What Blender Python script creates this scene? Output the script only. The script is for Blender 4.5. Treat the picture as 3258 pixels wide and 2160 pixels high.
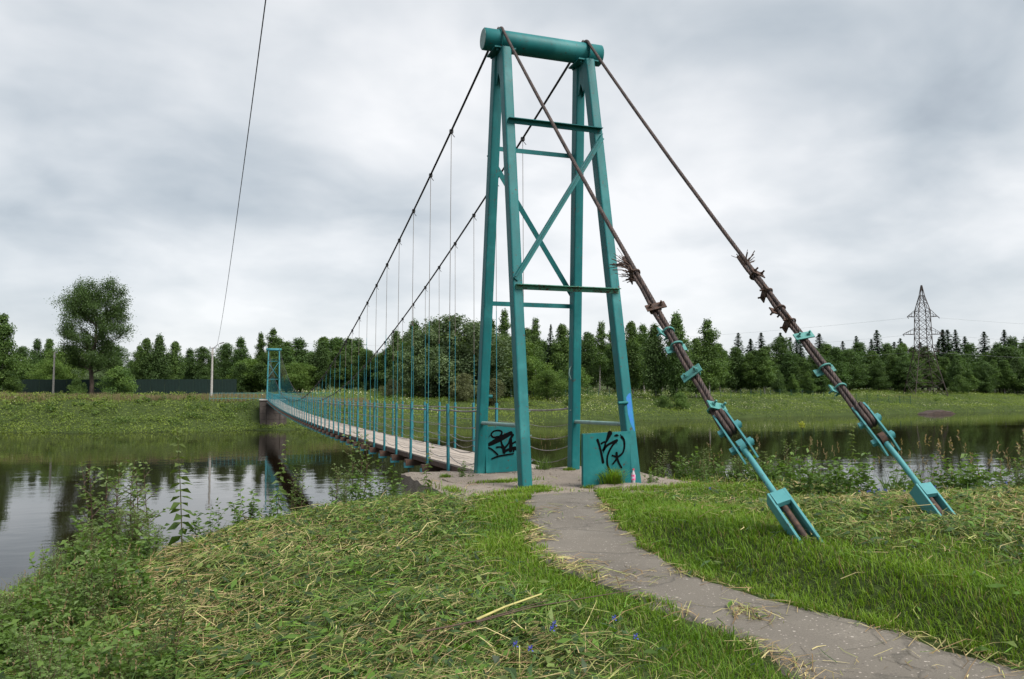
import bpy, math, random
import numpy as np
from mathutils import Vector, Matrix

# ------------------------------------------------------------------ scene, camera, light
for o in list(bpy.data.objects):
    bpy.data.objects.remove(o, do_unlink=True)
scene = bpy.context.scene
COL = scene.collection
R = math.radians

cam_d = bpy.data.cameras.new('camera')
cam_d.lens = 28.0
cam_d.sensor_width = 36.0
cam_d.clip_start = 0.05
cam_d.clip_end = 6000
cam = bpy.data.objects.new('camera', cam_d)
COL.objects.link(cam)
CAM = (-5.251, -13.536, 1.55)
cam.location = CAM
cam.rotation_euler = (R(90 + 3.60), 0, R(-18.92))
scene.camera = cam

SUN_EL, SUN_AZ = R(52), R(150)          # azimuth clockwise from +Y (north)
world = bpy.data.worlds.new('World')
scene.world = world
world.use_nodes = True
nt = world.node_tree
for n in list(nt.nodes):
    nt.nodes.remove(n)


def N(tree, typ, **kw):
    n = tree.nodes.new(typ)
    for k, v in kw.items():
        setattr(n, k, v)
    return n


def ramp(tree, stops, interp='EASE'):
    n = tree.nodes.new('ShaderNodeValToRGB')
    cr = n.color_ramp
    cr.interpolation = interp
    while len(cr.elements) < len(stops):
        cr.elements.new(0.5)
    for e, (p, c) in zip(cr.elements, stops):
        e.position = p
        e.color = c if len(c) == 4 else (*c, 1)
    return n


def mth(tree, op, a, b=None, c=None):
    n = tree.nodes.new('ShaderNodeMath')
    n.operation = op
    for i, v in enumerate((a, b, c)):
        if v is None:
            continue
        if isinstance(v, (int, float)):
            n.inputs[i].default_value = v
        else:
            tree.links.new(v, n.inputs[i])
    return n.outputs[0]


def mixc(tree, fac, a, b, blend='MIX'):
    n = tree.nodes.new('ShaderNodeMix')
    n.data_type = 'RGBA'
    n.blend_type = blend
    for i, v in ((0, fac), (6, a), (7, b)):
        if isinstance(v, (int, float)):
            n.inputs[i].default_value = v
        elif isinstance(v, tuple):
            n.inputs[i].default_value = (*v, 1) if len(v) == 3 else v
        else:
            tree.links.new(v, n.inputs[i])
    return n.outputs[2]


def build_sky():
    L = nt.links.new
    tc = N(nt, 'ShaderNodeTexCoord')
    sep = N(nt, 'ShaderNodeSeparateXYZ')
    L(tc.outputs['Generated'], sep.inputs[0])
    zc = mth(nt, 'MAXIMUM', sep.outputs[2], 0.0)
    den = mth(nt, 'ADD', zc, 0.30)
    u = mth(nt, 'DIVIDE', sep.outputs[0], den)
    v = mth(nt, 'DIVIDE', sep.outputs[1], den)
    comb = N(nt, 'ShaderNodeCombineXYZ')
    L(u, comb.inputs[0])
    L(v, comb.inputs[1])

    def noise(scale, detail, rough, off, dist=0.0):
        mp = N(nt, 'ShaderNodeMapping')
        mp.inputs['Location'].default_value = off
        L(comb.outputs[0], mp.inputs[0])
        nz = N(nt, 'ShaderNodeTexNoise')
        nz.inputs['Scale'].default_value = scale
        nz.inputs['Detail'].default_value = detail
        nz.inputs['Roughness'].default_value = rough
        nz.inputs['Distortion'].default_value = dist
        L(mp.outputs[0], nz.inputs['Vector'])
        return nz.outputs['Fac']
    big = noise(0.75, 2.0, 0.5, SKY_OFF1)
    mid = noise(1.9, 4.5, 0.50, SKY_OFF2, 0.25)
    fine = noise(6.0, 5.0, 0.55, (1.0, 3.0, 5.0))
    a = mth(nt, 'MULTIPLY_ADD', big, 0.56, mth(nt, 'MULTIPLY', mid, 0.40))
    lump = noise(4.2, 4.0, 0.5, (4.0, 9.0, 1.0), 0.4)
    a = mth(nt, 'MULTIPLY_ADD', fine, 0.05, a)
    a = mth(nt, 'MULTIPLY_ADD', mth(nt, 'SUBTRACT', lump, 0.5), 0.16, a)
    cr = ramp(nt, [(0.36, (0.36, 0.405, 0.455)), (0.42, (0.48, 0.53, 0.575)), (0.48, (0.60, 0.64, 0.675)),
                   (0.54, (0.73, 0.755, 0.78)), (0.62, (0.90, 0.905, 0.915))], 'LINEAR')
    L(a, cr.inputs[0])
    # pale band of cloud low down all round the horizon
    hz = ramp(nt, [(0.0, (1, 1, 1)), (0.06, (0.75, 0.75, 0.75)), (0.22, (0, 0, 0))])
    L(zc, hz.inputs[0])
    col = mixc(nt, mth(nt, 'MULTIPLY', hz.outputs[0], 0.45), cr.outputs[0], (0.80, 0.825, 0.855))
    sky = N(nt, 'ShaderNodeTexSky', sky_type='NISHITA')
    sky.sun_disc = False
    sky.sun_elevation = SUN_EL
    sky.sun_rotation = SUN_AZ
    bg1 = N(nt, 'ShaderNodeBackground')
    L(sky.outputs[0], bg1.inputs[0])
    bg1.inputs[1].default_value = 0.05
    bg2 = N(nt, 'ShaderNodeBackground')
    L(col, bg2.inputs[0])
    bg2.inputs[1].default_value = 0.275
    mx = N(nt, 'ShaderNodeMixShader')
    mx.inputs[0].default_value = 0.93           # cloud cover
    L(bg1.outputs[0], mx.inputs[1])
    L(bg2.outputs[0], mx.inputs[2])
    out = N(nt, 'ShaderNodeOutputWorld')
    L(mx.outputs[0], out.inputs[0])


SKY_OFF1 = (-9.640, 7.410, 0.0)
SKY_OFF2 = (7.363, 13.973, 2.0)
build_sky()

sun_d = bpy.data.lights.new('sun', 'SUN')
sun_d.energy = 1.5
sun_d.angle = R(35)
sun_d.color = (1.0, 0.965, 0.91)
sun = bpy.data.objects.new('sun', sun_d)
COL.objects.link(sun)
sd = Vector((math.sin(SUN_AZ) * math.cos(SUN_EL), math.cos(SUN_AZ) * math.cos(SUN_EL), math.sin(SUN_EL)))
sun.rotation_euler = (-sd).to_track_quat('-Z', 'Y').to_euler()

vs = scene.view_settings
vs.view_transform = 'Standard'
vs.look = 'None'
vs.exposure = 2.0
vs.gamma = 1.0
scene.render.resolution_x, scene.render.resolution_y = 1024, 679
scene.cycles.max_bounces = 6
scene.cycles.diffuse_bounces = 3
scene.cycles.glossy_bounces = 3
scene.cycles.transmission_bounces = 2
scene.cycles.caustics_reflective = False
scene.cycles.caustics_refractive = False

rng = np.random.default_rng(11)
random.seed(5)


# ------------------------------------------------------------------ helpers
def tag(o, label=None, cat=None, group=None, kind=None):
    if label:
        o['label'] = label
    if cat:
        o['category'] = cat
    if group:
        o['group'] = group
    if kind:
        o['kind'] = kind
    return o


def empty(name, loc=(0, 0, 0), rz=0.0):
    o = bpy.data.objects.new(name, None)
    o.location = loc
    o.rotation_euler = (0, 0, rz)
    COL.objects.link(o)
    return o


def link(name, me, parent=None, loc=(0, 0, 0), rot=None):
    o = bpy.data.objects.new(name, me)
    COL.objects.link(o)
    o.location = loc
    if rot is not None:
        o.rotation_euler = rot
    if parent is not None:
        o.parent = parent
    return o


class MB:
    """collects shapes into one mesh"""

    def __init__(self):
        self.v, self.f, self.sm = [], [], []

    def add(self, verts, faces, smooth=False):
        b = len(self.v)
        self.v += [tuple(map(float, p)) for p in verts]
        self.f += [tuple(i + b for i in q) for q in faces]
        self.sm += [smooth] * len(faces)
        return self

    def box(self, c, s, M=None, bev=0.0):
        """box centred at c with size s, axes from 3x3 M; bev chamfers the four long edges along local z"""
        hx, hy, hz = s[0] / 2, s[1] / 2, s[2] / 2
        if bev > 0:
            b = bev
            ring = [(hx - b, -hy), (hx, -hy + b), (hx, hy - b), (hx - b, hy), (-hx + b, hy), (-hx, hy - b), (-hx, -hy + b), (-hx + b, -hy)]
        else:
            ring = [(hx, -hy), (hx, hy), (-hx, hy), (-hx, -hy)]
        n = len(ring)
        P = [(x, y, -hz) for x, y in ring] + [(x, y, hz) for x, y in ring]
        M = M if M is not None else Matrix.Identity(3)
        P = [M @ Vector(p) + Vector(c) for p in P]
        F = [tuple(range(n))[::-1], tuple(range(n, 2 * n))] + [(i, (i + 1) % n, n + (i + 1) % n, n + i) for i in range(n)]
        return self.add(P, F)

    def bar(self, p0, p1, w, h, up=(0, 0, 1), bev=0.0):
        p0, p1 = Vector(p0), Vector(p1)
        z = (p1 - p0)
        ln = z.length
        z.normalize()
        x = z.cross(Vector(up))
        if x.length < 1e-4:
            x = z.cross(Vector((0, 1, 0)))
        x.normalize()
        y = z.cross(x)
        M = Matrix((x, y, z)).transposed()
        return self.box((p0 + p1) / 2, (w, h, ln), M, bev)

    def tube(self, pts, r, n=8, cap=True, smooth=True):
        pts = [Vector(p) for p in pts]
        rs = r if isinstance(r, (list, tuple, np.ndarray)) else [r] * len(pts)
        V, F = [], []
        ref = None
        for i, p in enumerate(pts):
            t = (pts[min(i + 1, len(pts) - 1)] - pts[max(i - 1, 0)]).normalized()
            if ref is None:
                ref = t.cross(Vector((0, 0, 1)))
                if ref.length < 1e-3:
                    ref = t.cross(Vector((1, 0, 0)))
                ref.normalize()
            ref = (ref - t * ref.dot(t)).normalized()
            b = t.cross(ref)
            for k in range(n):
                a = 2 * math.pi * k / n
                V.append(p + (ref * math.cos(a) + b * math.sin(a)) * float(rs[i]))
        for i in range(len(pts) - 1):
            for k in range(n):
                F.append((i * n + k, i * n + (k + 1) % n, (i + 1) * n + (k + 1) % n, (i + 1) * n + k))
        self.add(V, F, smooth)
        if cap:
            self.add(V[:n], [tuple(range(n))[::-1]])
            self.add(V[-n:], [tuple(range(n))])
        return self

    def loft(self, rings, cap=True, smooth=False):
        n = len(rings[0])
        V = [p for r_ in rings for p in r_]
        F = []
        for i in range(len(rings) - 1):
            for k in range(n):
                F.append((i * n + k, i * n + (k + 1) % n, (i + 1) * n + (k + 1) % n, (i + 1) * n + k))
        if cap:
            F.append(tuple(range(n))[::-1])
            F.append(tuple(range((len(rings) - 1) * n, len(rings) * n)))
        return self.add(V, F, smooth)

    def mesh(self, name, mat):
        me = bpy.data.meshes.new(name)
        me.from_pydata(self.v, [], self.f)
        me.polygons.foreach_set('use_smooth', self.sm)
        if mat:
            me.materials.append(mat)
        me.update()
        return me

    def build(self, name, mat, parent=None, loc=(0, 0, 0), rot=None):
        return link(name, self.mesh(name, mat), parent, loc, rot)


def np_mesh(name, V, F, mat, col=None, smooth=False):
    """fast mesh from arrays: V (n,3), F (m,k); col (n,3) point colours"""
    me = bpy.data.meshes.new(name)
    F = np.asarray(F, dtype=np.int32)
    m, k = F.shape
    me.vertices.add(len(V))
    me.vertices.foreach_set('co', np.asarray(V, dtype=np.float32).ravel())
    me.loops.add(m * k)
    me.loops.foreach_set('vertex_index', F.ravel())
    me.polygons.add(m)
    me.polygons.foreach_set('loop_start', np.arange(0, m * k, k, dtype=np.int32))
    me.polygons.foreach_set('use_smooth', np.full(m, smooth))
    if col is not None:
        ca = me.color_attributes.new('Col', 'FLOAT_COLOR', 'POINT')
        c4 = np.ones((len(V), 4), dtype=np.float32)
        c4[:, :3] = col
        ca.data.foreach_set('color', c4.ravel())
    if mat:
        me.materials.append(mat)
    me.update(calc_edges=True)
    return me


def vnoise(x, y, seed=0):
    """smooth value noise in [-1,1]"""
    x = np.asarray(x, float)
    y = np.asarray(y, float)
    xi, yi = np.floor(x).astype(np.int64), np.floor(y).astype(np.int64)
    fx, fy = x - xi, y - yi
    fx, fy = fx * fx * (3 - 2 * fx), fy * fy * (3 - 2 * fy)

    def h(i, j):
        n = (i * 374761393 + j * 668265263 + seed * 2147483647) & 0xffffffff
        n = ((n ^ (n >> 13)) * 1274126177) & 0xffffffff
        return ((n ^ (n >> 16)) & 0xffff) / 32767.5 - 1
    a = h(xi, yi) * (1 - fx) + h(xi + 1, yi) * fx
    b = h(xi, yi + 1) * (1 - fx) + h(xi + 1, yi + 1) * fx
    return a * (1 - fy) + b * fy


def fbm(x, y, seed=0, o=3):
    s, a = 0, 1.0
    for i in range(o):
        s = s + a * vnoise(x * 2 ** i, y * 2 ** i, seed + i)
        a *= 0.5
    return s / 1.75


def sstep(a, b, x):
    t = np.clip((x - a) / (b - a), 0, 1)
    return t * t * (3 - 2 * t)


# ------------------------------------------------------------------ materials
def new_mat(name):
    m = bpy.data.materials.new(name)
    m.use_nodes = True
    t = m.node_tree
    b = t.nodes['Principled BSDF']
    return m, t, b


def tex_noise(t, scale, detail=3, rough=0.5, coord='Object', vec_scale=None):
    tc = N(t, 'ShaderNodeTexCoord')
    n = N(t, 'ShaderNodeTexNoise')
    n.inputs['Scale'].default_value = scale
    n.inputs['Detail'].default_value = detail
    n.inputs['Roughness'].default_value = rough
    src = tc.outputs[coord]
    if vec_scale:
        mp = N(t, 'ShaderNodeMapping')
        mp.inputs['Scale'].default_value = vec_scale
        t.links.new(src, mp.inputs[0])
        src = mp.outputs[0]
    t.links.new(src, n.inputs['Vector'])
    return n.outputs['Fac']


def bump(t, b, h, strength=0.3, dist=0.01):
    n = N(t, 'ShaderNodeBump')
    n.inputs['Strength'].default_value = strength
    n.inputs['Distance'].default_value = dist
    t.links.new(h, n.inputs['Height'])
    t.links.new(n.outputs[0], b.inputs['Normal'])


def paint_mat(name, c1, c2, chip=0.62, rough=0.42, rustc=(0.07, 0.028, 0.016), streak=0.45, chip_scale=24):
    """brushed-on oil paint with fine brush marks, dirt and small rust chips"""
    m, t, b = new_mat(name)
    n1 = tex_noise(t, 2.6, 5, 0.6)
    n2 = tex_noise(t, 9.0, 4, 0.65, vec_scale=(1, 1, 0.16))
    col = mixc(t, n1, c1, c2)
    st = ramp(t, [(0.35, (0, 0, 0)), (0.75, (1, 1, 1))])
    t.links.new(n2, st.inputs[0])
    col = mixc(t, mth(t, 'MULTIPLY', st.outputs[0], streak), col, tuple(x * 0.72 + 0.01 for x in c1))
    n5 = tex_noise(t, 1.1, 4, 0.62)
    fd = ramp(t, [(0.5, (0, 0, 0)), (0.72, (1, 1, 1))])
    t.links.new(n5, fd.inputs[0])
    col = mixc(t, mth(t, 'MULTIPLY', fd.outputs[0], 0.5), col, tuple(min(1, x * 1.25 + 0.03) for x in c2))
    n6 = tex_noise(t, 7.0, 5, 0.7, vec_scale=(3, 3, 0.10))
    dr = ramp(t, [(0.60, (0, 0, 0)), (0.70, (1, 1, 1))])
    t.links.new(n6, dr.inputs[0])
    col = mixc(t, mth(t, 'MULTIPLY', dr.outputs[0], 0.45), col, tuple(x * 0.45 for x in c1))
    n3 = tex_noise(t, chip_scale, 6, 0.75)
    ch = ramp(t, [(chip, (0, 0, 0)), (chip + 0.03, (1, 1, 1))], 'LINEAR')
    t.links.new(n3, ch.inputs[0])
    n4 = tex_noise(t, 3.1, 2, 0.5)
    gate = ramp(t, [(0.46, (0, 0, 0)), (0.58, (1, 1, 1))], 'LINEAR')
    t.links.new(n4, gate.inputs[0])
    col = mixc(t, mth(t, 'MULTIPLY', ch.outputs[0], mth(t, 'MULTIPLY_ADD', gate.outputs[0], 0.85, 0.1)), col, rustc)
    t.links.new(col, b.inputs['Base Color'])
    b.inputs['Specular IOR Level'].default_value = 0.22
    rg = mth(t, 'MULTIPLY_ADD', n1, 0.24, rough - 0.02)
    t.links.new(rg, b.inputs['Roughness'])
    bump(t, b, mth(t, 'ADD', n2, mth(t, 'MULTIPLY', n3, 0.5)), 0.25, 0.004)
    return m


def simple_mat(name, c, rough=0.6, metal=0.0, var=0.25, scale=8, bmp=0.0, c2=None, detail=4, vec_scale=None, randobj=0.0):
    m, t, b = new_mat(name)
    n1 = tex_noise(t, scale, detail, 0.6, vec_scale=vec_scale)
    lo = c2 if c2 else tuple(x * (1 - var) for x in c)
    rp = ramp(t, [(0.32, lo), (0.68, c)])
    t.links.new(n1, rp.inputs[0])
    col = rp.outputs[0]
    if randobj:
        oi = N(t, 'ShaderNodeObjectInfo')
        v = mth(t, 'MULTIPLY_ADD', oi.outputs['Random'], randobj, 1 - randobj / 2)
        cb = N(t, 'ShaderNodeCombineXYZ')
        for i in range(3):
            t.links.new(v, cb.inputs[i])
        col = mixc(t, 1.0, col, cb.outputs[0], 'MULTIPLY')
    t.links.new(col, b.inputs['Base Color'])
    b.inputs['Roughness'].default_value = rough
    b.inputs['Metallic'].default_value = metal
    if bmp:
        bump(t, b, n1, bmp, 0.01)
    return m


def leaf_mat(name, trans=0.3, rough=0.65, randobj=0.0, spec=0.25):
    m, t, b = new_mat(name)
    at = N(t, 'ShaderNodeAttribute', attribute_name='Col')
    col = at.outputs['Color']
    if randobj:
        oi = N(t, 'ShaderNodeObjectInfo')
        v = mth(t, 'MULTIPLY_ADD', oi.outputs['Random'], randobj, 1 - randobj / 2)
        cb = N(t, 'ShaderNodeCombineXYZ')
        for i in range(3):
            t.links.new(v, cb.inputs[i])
        col = mixc(t, 1.0, col, cb.outputs[0], 'MULTIPLY')
    t.links.new(col, b.inputs['Base Color'])
    b.inputs['Roughness'].default_value = rough
    b.inputs['Specular IOR Level'].default_value = spec
    tr = N(t, 'ShaderNodeBsdfTranslucent')
    t.links.new(mixc(t, 1.0, col, (1.1, 1.2, 0.5), 'MULTIPLY'), tr.inputs[0])
    mx = N(t, 'ShaderNodeMixShader')
    mx.inputs[0].default_value = trans
    t.links.new(b.outputs[0], mx.inputs[1])
    t.links.new(tr.outputs[0], mx.inputs[2])
    t.links.new(mx.outputs[0], t.nodes['Material Output'].inputs[0])
    return m


M = {}
M['tower'] = paint_mat('tower_paint', (0.004, 0.092, 0.100), (0.012, 0.158, 0.160), chip=0.60, chip_scale=16)
M['tower_rusty'] = paint_mat('tower_paint_rusty', (0.05, 0.22, 0.17), (0.09, 0.28, 0.2), chip=0.50)
M['post'] = paint_mat('post_paint', (0.022, 0.155, 0.185), (0.042, 0.195, 0.225), chip=0.68)
M['anchor'] = paint_mat('anchor_paint', (0.045, 0.20, 0.215), (0.085, 0.265, 0.275), chip=0.60)
M['clamp_teal'] = paint_mat('clamp_paint', (0.05, 0.20, 0.19), (0.095, 0.26, 0.24), chip=0.56)
M['pipe'] = paint_mat('pale_pipe_paint', (0.14, 0.25, 0.235), (0.22, 0.31, 0.285), chip=0.58)
M['rust'] = simple_mat('rusted_steel', (0.085, 0.045, 0.03), 0.75, 0.2, scale=30, c2=(0.03, 0.018, 0.014), bmp=0.3)
M['cable'] = simple_mat('weathered_cable', (0.075, 0.050, 0.042), 0.6, 0.4, scale=18, c2=(0.026, 0.019, 0.018), bmp=0.1)
M['dark_cable'] = simple_mat('dark_cable', (0.028, 0.026, 0.027), 0.6, 0.3, scale=6, c2=(0.014, 0.012, 0.012))
M['wire'] = simple_mat('dull_wire', (0.27, 0.255, 0.24), 0.5, 0.5, scale=5, c2=(0.13, 0.105, 0.09))
M['plank'] = simple_mat('weathered_plank', (0.32, 0.28, 0.24), 0.85, scale=9, c2=(0.26, 0.215, 0.18), vec_scale=(6, 0.35, 1), bmp=0.25, randobj=0.35)
M['beam'] = simple_mat('beam_timber', (0.085, 0.045, 0.030), 0.85, scale=7, c2=(0.04, 0.024, 0.018), bmp=0.2, randobj=0.3)
M['soot'] = simple_mat('black_spray', (0.004, 0.004, 0.0045), 0.95, var=0.3, scale=40)
M['soot'].node_tree.nodes['Principled BSDF'].inputs['Specular IOR Level'].default_value = 0.05
M['bluespray'] = simple_mat('blue_spray', (0.0, 0.10, 0.42), 0.5, scale=14, c2=(0.0, 0.16, 0.36))
M['greenfence'] = simple_mat('dark_green_sheet', (0.003, 0.018, 0.014), 0.9, var=0.2, scale=2)
M['meshgreen'] = simple_mat('green_wire', (0.01, 0.06, 0.045), 0.6)
M['concrete_pole'] = simple_mat('pole_concrete', (0.38, 0.36, 0.335), 0.85, scale=4, c2=(0.25, 0.235, 0.22))
M['pylon'] = simple_mat('pylon_steel', (0.045, 0.03, 0.025), 0.7, 0.2, scale=1.5, c2=(0.025, 0.018, 0.016))
M['line'] = simple_mat('line_wire', (0.25, 0.26, 0.27), 0.5, 0.5)
M['bark'] = simple_mat('bark', (0.075, 0.055, 0.042), 0.9, scale=6, c2=(0.035, 0.026, 0.02), bmp=0.4, vec_scale=(1, 1, 0.25))
M['birchbark'] = simple_mat('birch_bark', (0.36, 0.34, 0.31), 0.8, scale=3, c2=(0.06, 0.05, 0.045), vec_scale=(1, 1, 1.5))
M['leaf'] = leaf_mat('tree_leaves', 0.36, 0.6, randobj=0.35)
M['grass'] = leaf_mat('grass_blades', 0.42, 0.55)
M['hay'] = leaf_mat('cut_stalks', 0.2, 0.75, spec=0.15)
M['weed'] = leaf_mat('weed_leaves', 0.40, 0.5, spec=0.3)


def slab_material():
    m, t, b = new_mat('gravelly_concrete')
    n1 = tex_noise(t, 1.6, 5, 0.6)
    n2 = tex_noise(t, 26, 6, 0.75)
    tc = N(t, 'ShaderNodeTexCoord')
    vo = N(t, 'ShaderNodeTexVoronoi')
    vo.inputs['Scale'].default_value = 38
    t.links.new(tc.outputs['Object'], vo.inputs['Vector'])
    rp = ramp(t, [(0.3, (0.165, 0.132, 0.104)), (0.52, (0.255, 0.213, 0.173)), (0.72, (0.34, 0.30, 0.258))])
    t.links.new(mth(t, 'MULTIPLY_ADD', n2, 0.6, mth(t, 'MULTIPLY', n1, 0.4)), rp.inputs[0])
    dk = ramp(t, [(0.0, (1, 1, 1)), (0.25, (0.75, 0.75, 0.75)), (0.5, (0.45, 0.45, 0.45))])
    t.links.new(vo.outputs['Distance'], dk.inputs[0])
    col = mixc(t, 0.45, rp.outputs[0], dk.outputs[0], 'MULTIPLY')
    t.links.new(col, b.inputs['Base Color'])
    b.inputs['Roughness'].default_value = 0.95
    bump(t, b, mth(t, 'SUBTRACT', n2, mth(t, 'MULTIPLY', vo.outputs['Distance'], 0.8)), 0.7, 0.02)
    return m


def path_material():
    m, t, b = new_mat('worn_asphalt')
    n1 = tex_noise(t, 1.1, 4, 0.6)
    n2 = tex_noise(t, 60, 5, 0.7)
    rp = ramp(t, [(0.3, (0.078, 0.067, 0.054)), (0.5, (0.122, 0.107, 0.088)), (0.7, (0.175, 0.155, 0.129))])
    t.links.new(mth(t, 'MULTIPLY_ADD', n2, 0.45, mth(t, 'MULTIPLY', n1, 0.55)), rp.inputs[0])
    tc = N(t, 'ShaderNodeTexCoord')
    col = rp.outputs[0]
    for sc, th, c in ((24, 0.085, (0.5, 0.45, 0.40)), (52, 0.13, (0.42, 0.36, 0.32)), (40, 0.11, (0.06, 0.05, 0.05))):
        vo = N(t, 'ShaderNodeTexVoronoi')
        vo.inputs['Scale'].default_value = sc
        t.links.new(tc.outputs['Object'], vo.inputs['Vector'])
        sep = N(t, 'ShaderNodeSeparateColor')
        t.links.new(vo.outputs['Color'], sep.inputs[0])
        near = mth(t, 'LESS_THAN', vo.outputs['Distance'], mth(t, 'MULTIPLY', sep.outputs[1], th * 3.0))
        some = mth(t, 'LESS_THAN', sep.outputs[0], 0.24)
        col = mixc(t, mth(t, 'MULTIPLY', near, mth(t, 'MULTIPLY', some, 0.55)), col, c)
    wp = N(t, 'ShaderNodeTexNoise')
    wp.inputs['Scale'].default_value = 3.0
    wp.inputs['Detail'].default_value = 4
    t.links.new(tc.outputs['Object'], wp.inputs['Vector'])
    ad = N(t, 'ShaderNodeVectorMath', operation='MULTIPLY_ADD')
    t.links.new(wp.outputs['Color'], ad.inputs[0])
    ad.inputs[1].default_value = (0.5, 0.5, 0.5)
    t.links.new(tc.outputs['Object'], ad.inputs[2])
    ve = N(t, 'ShaderNodeTexVoronoi', feature='DISTANCE_TO_EDGE')
    ve.inputs['Scale'].default_value = 0.75
    t.links.new(ad.outputs[0], ve.inputs['Vector'])
    ck = ramp(t, [(0.0, (1, 1, 1)), (0.010, (0.6, 0.6, 0.6)), (0.022, (0, 0, 0))], 'LINEAR')
    t.links.new(ve.outputs['Distance'], ck.inputs[0])
    col = mixc(t, mth(t, 'MULTIPLY', ck.outputs[0], 0.4), col, (0.03, 0.028, 0.022))
    t.links.new(col, b.inputs['Base Color'])
    b.inputs['Roughness'].default_value = 0.9
    bump(t, b, mth(t, 'SUBTRACT', n2, ck.outputs[0]), 0.5, 0.012)
    return m


def ground_material():
    m, t, b = new_mat('soil_and_turf')
    n1 = tex_noise(t, 0.5, 6, 0.65)
    n2 = tex_noise(t, 9, 5, 0.7)
    rp = ramp(t, [(0.3, (0.022, 0.03, 0.012)), (0.5, (0.04, 0.058, 0.018)), (0.72, (0.075, 0.088, 0.03))])
    t.links.new(mth(t, 'MULTIPLY_ADD', n2, 0.5, mth(t, 'MULTIPLY', n1, 0.5)), rp.inputs[0])
    t.links.new(rp.outputs[0], b.inputs['Base Color'])
    b.inputs['Roughness'].default_value = 1.0
    b.inputs['Specular IOR Level'].default_value = 0.1
    bump(t, b, n2, 0.8, 0.05)
    return m


def water_material():
    m, t, b = new_mat('river_water')
    b.inputs['Base Color'].default_value = (0.012, 0.009, 0.005, 1)
    b.inputs['Roughness'].default_value = 0.03
    b.inputs['IOR'].default_value = 1.333
    tc = N(t, 'ShaderNodeTexCoord')

    def nz(scale, sx, sy, det, rough=0.5):
        mp = N(t, 'ShaderNodeMapping')
        mp.inputs['Scale'].default_value = (sx, sy, 1)
        t.links.new(tc.outputs['Object'], mp.inputs[0])
        n = N(t, 'ShaderNodeTexNoise')
        n.inputs['Scale'].default_value = scale
        n.inputs['Detail'].default_value = det
        n.inputs['Roughness'].default_value = rough
        t.links.new(mp.outputs[0], n.inputs['Vector'])
        return n.outputs['Fac']
    a = nz(0.35, 1, 1.6, 2)
    c = nz(2.2, 0.8, 1.5, 3)
    patch = ramp(t, [(0.42, (0.12, 0.12, 0.12)), (0.62, (1, 1, 1))])
    t.links.new(nz(0.06, 0.6, 1.6, 3), patch.inputs[0])
    h = mth(t, 'MULTIPLY_ADD', mth(t, 'MULTIPLY', c, patch.outputs[0]), 0.22, mth(t, 'MULTIPLY', a, 0.55))
    bump(t, b, h, 0.085, 0.25)
    return m


def pier_material():
    m, t, b = new_mat('old_masonry_concrete')
    n1 = tex_noise(t, 1.3, 6, 0.7)
    n2 = tex_noise(t, 1.0, 5, 0.6, vec_scale=(2.5, 2.5, 0.25))
    rp = ramp(t, [(0.3, (0.022, 0.018, 0.016)), (0.5, (0.058, 0.047, 0.041)), (0.75, (0.15, 0.13, 0.12))])
    t.links.new(mth(t, 'MULTIPLY_ADD', n1, 0.55, mth(t, 'MULTIPLY', n2, 0.45)), rp.inputs[0])
    t.links.new(rp.outputs[0], b.inputs['Base Color'])
    b.inputs['Roughness'].default_value = 0.95
    bump(t, b, n1, 0.6, 0.06)
    return m


M['slab'] = slab_material()
M['path'] = path_material()
M['ground'] = ground_material()
M['water'] = water_material()
M['pier'] = pier_material()
M['sand'] = simple_mat('pale_sand', (0.42, 0.35, 0.26), 0.95, scale=2, c2=(0.30, 0.24, 0.17))
M['mud'] = simple_mat('dark_mud', (0.05, 0.03, 0.022), 0.9, scale=2, c2=(0.02, 0.013, 0.01), bmp=0.5)

# ------------------------------------------------------------------ terrain
WATER = -4.65
EDGE = np.array([(-120, -95), (-40, -40), (-16, -19), (-9.6, -9.6), (-7.3, -6.3), (-5.9, -4.9), (-4.6, -3.5), (-3.4, -2.1), (-2.6, -1.5),
                 (1.7, -1.2), (2.3, -1.3), (2.8, -2.4), (3.1, -3.6), (3.6, -4.7), (4.9, -5.4), (7.5, -5.9), (13, -7.5), (34, -15), (120, -40)], float)
PL = np.array([(-1.26, -2.55), (-1.66, -3.5), (-2.20, -5.1), (-2.60, -6.3), (-2.68, -7.2), (-2.60, -7.9), (-2.48, -8.7), (-2.40, -9.4), (-2.5, -10.1), (-2.6, -12), (-2.8, -16), (-3.2, -26)])
PR = np.array([(-0.13, -2.55), (-0.50, -3.5), (-1.10, -5.15), (-1.50, -6.5), (-1.70, -7.3), (-1.74, -7.8), (-1.66, -8.35), (-1.58, -8.8), (-1.42, -9.3), (-1.24, -10.2), (-1.05, -13), (-1.5, -26)])
YB = np.array([(-900, 320), (-300, 190), (-100, 140), (-38, 122), (-24, 114), (-6, 115.5), (10, 116), (18, 120), (30, 128), (50, 127), (74, 132), (113, 141), (160, 150), (200, 158), (330, 185), (1200, 380)], float)


def seg_dist(x, y, P):
    """distance to polyline and sign (+ on the right-hand side when walking P is inside the plateau)"""
    best = np.full(x.shape, 1e9)
    sgn = np.zeros(x.shape)
    for (x0, y0), (x1, y1) in zip(P[:-1], P[1:]):
        dx, dy = x1 - x0, y1 - y0
        t = np.clip(((x - x0) * dx + (y - y0) * dy) / (dx * dx + dy * dy), 0, 1)
        px, py = x0 + t * dx, y0 + t * dy
        d = np.hypot(x - px, y - py)
        c = dx * (y - y0) - dy * (x - x0)
        m = d < best - 1e-9
        best = np.where(m, d, best)
        sgn = np.where(m, np.where(c < 0, 1, -1), sgn)
    return best * sgn


def path_bounds(y):
    xl = np.interp(-y, -PL[:, 1], PL[:, 0])
    xr = np.interp(-y, -PR[:, 1], PR[:, 0])
    return xl, xr


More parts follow.
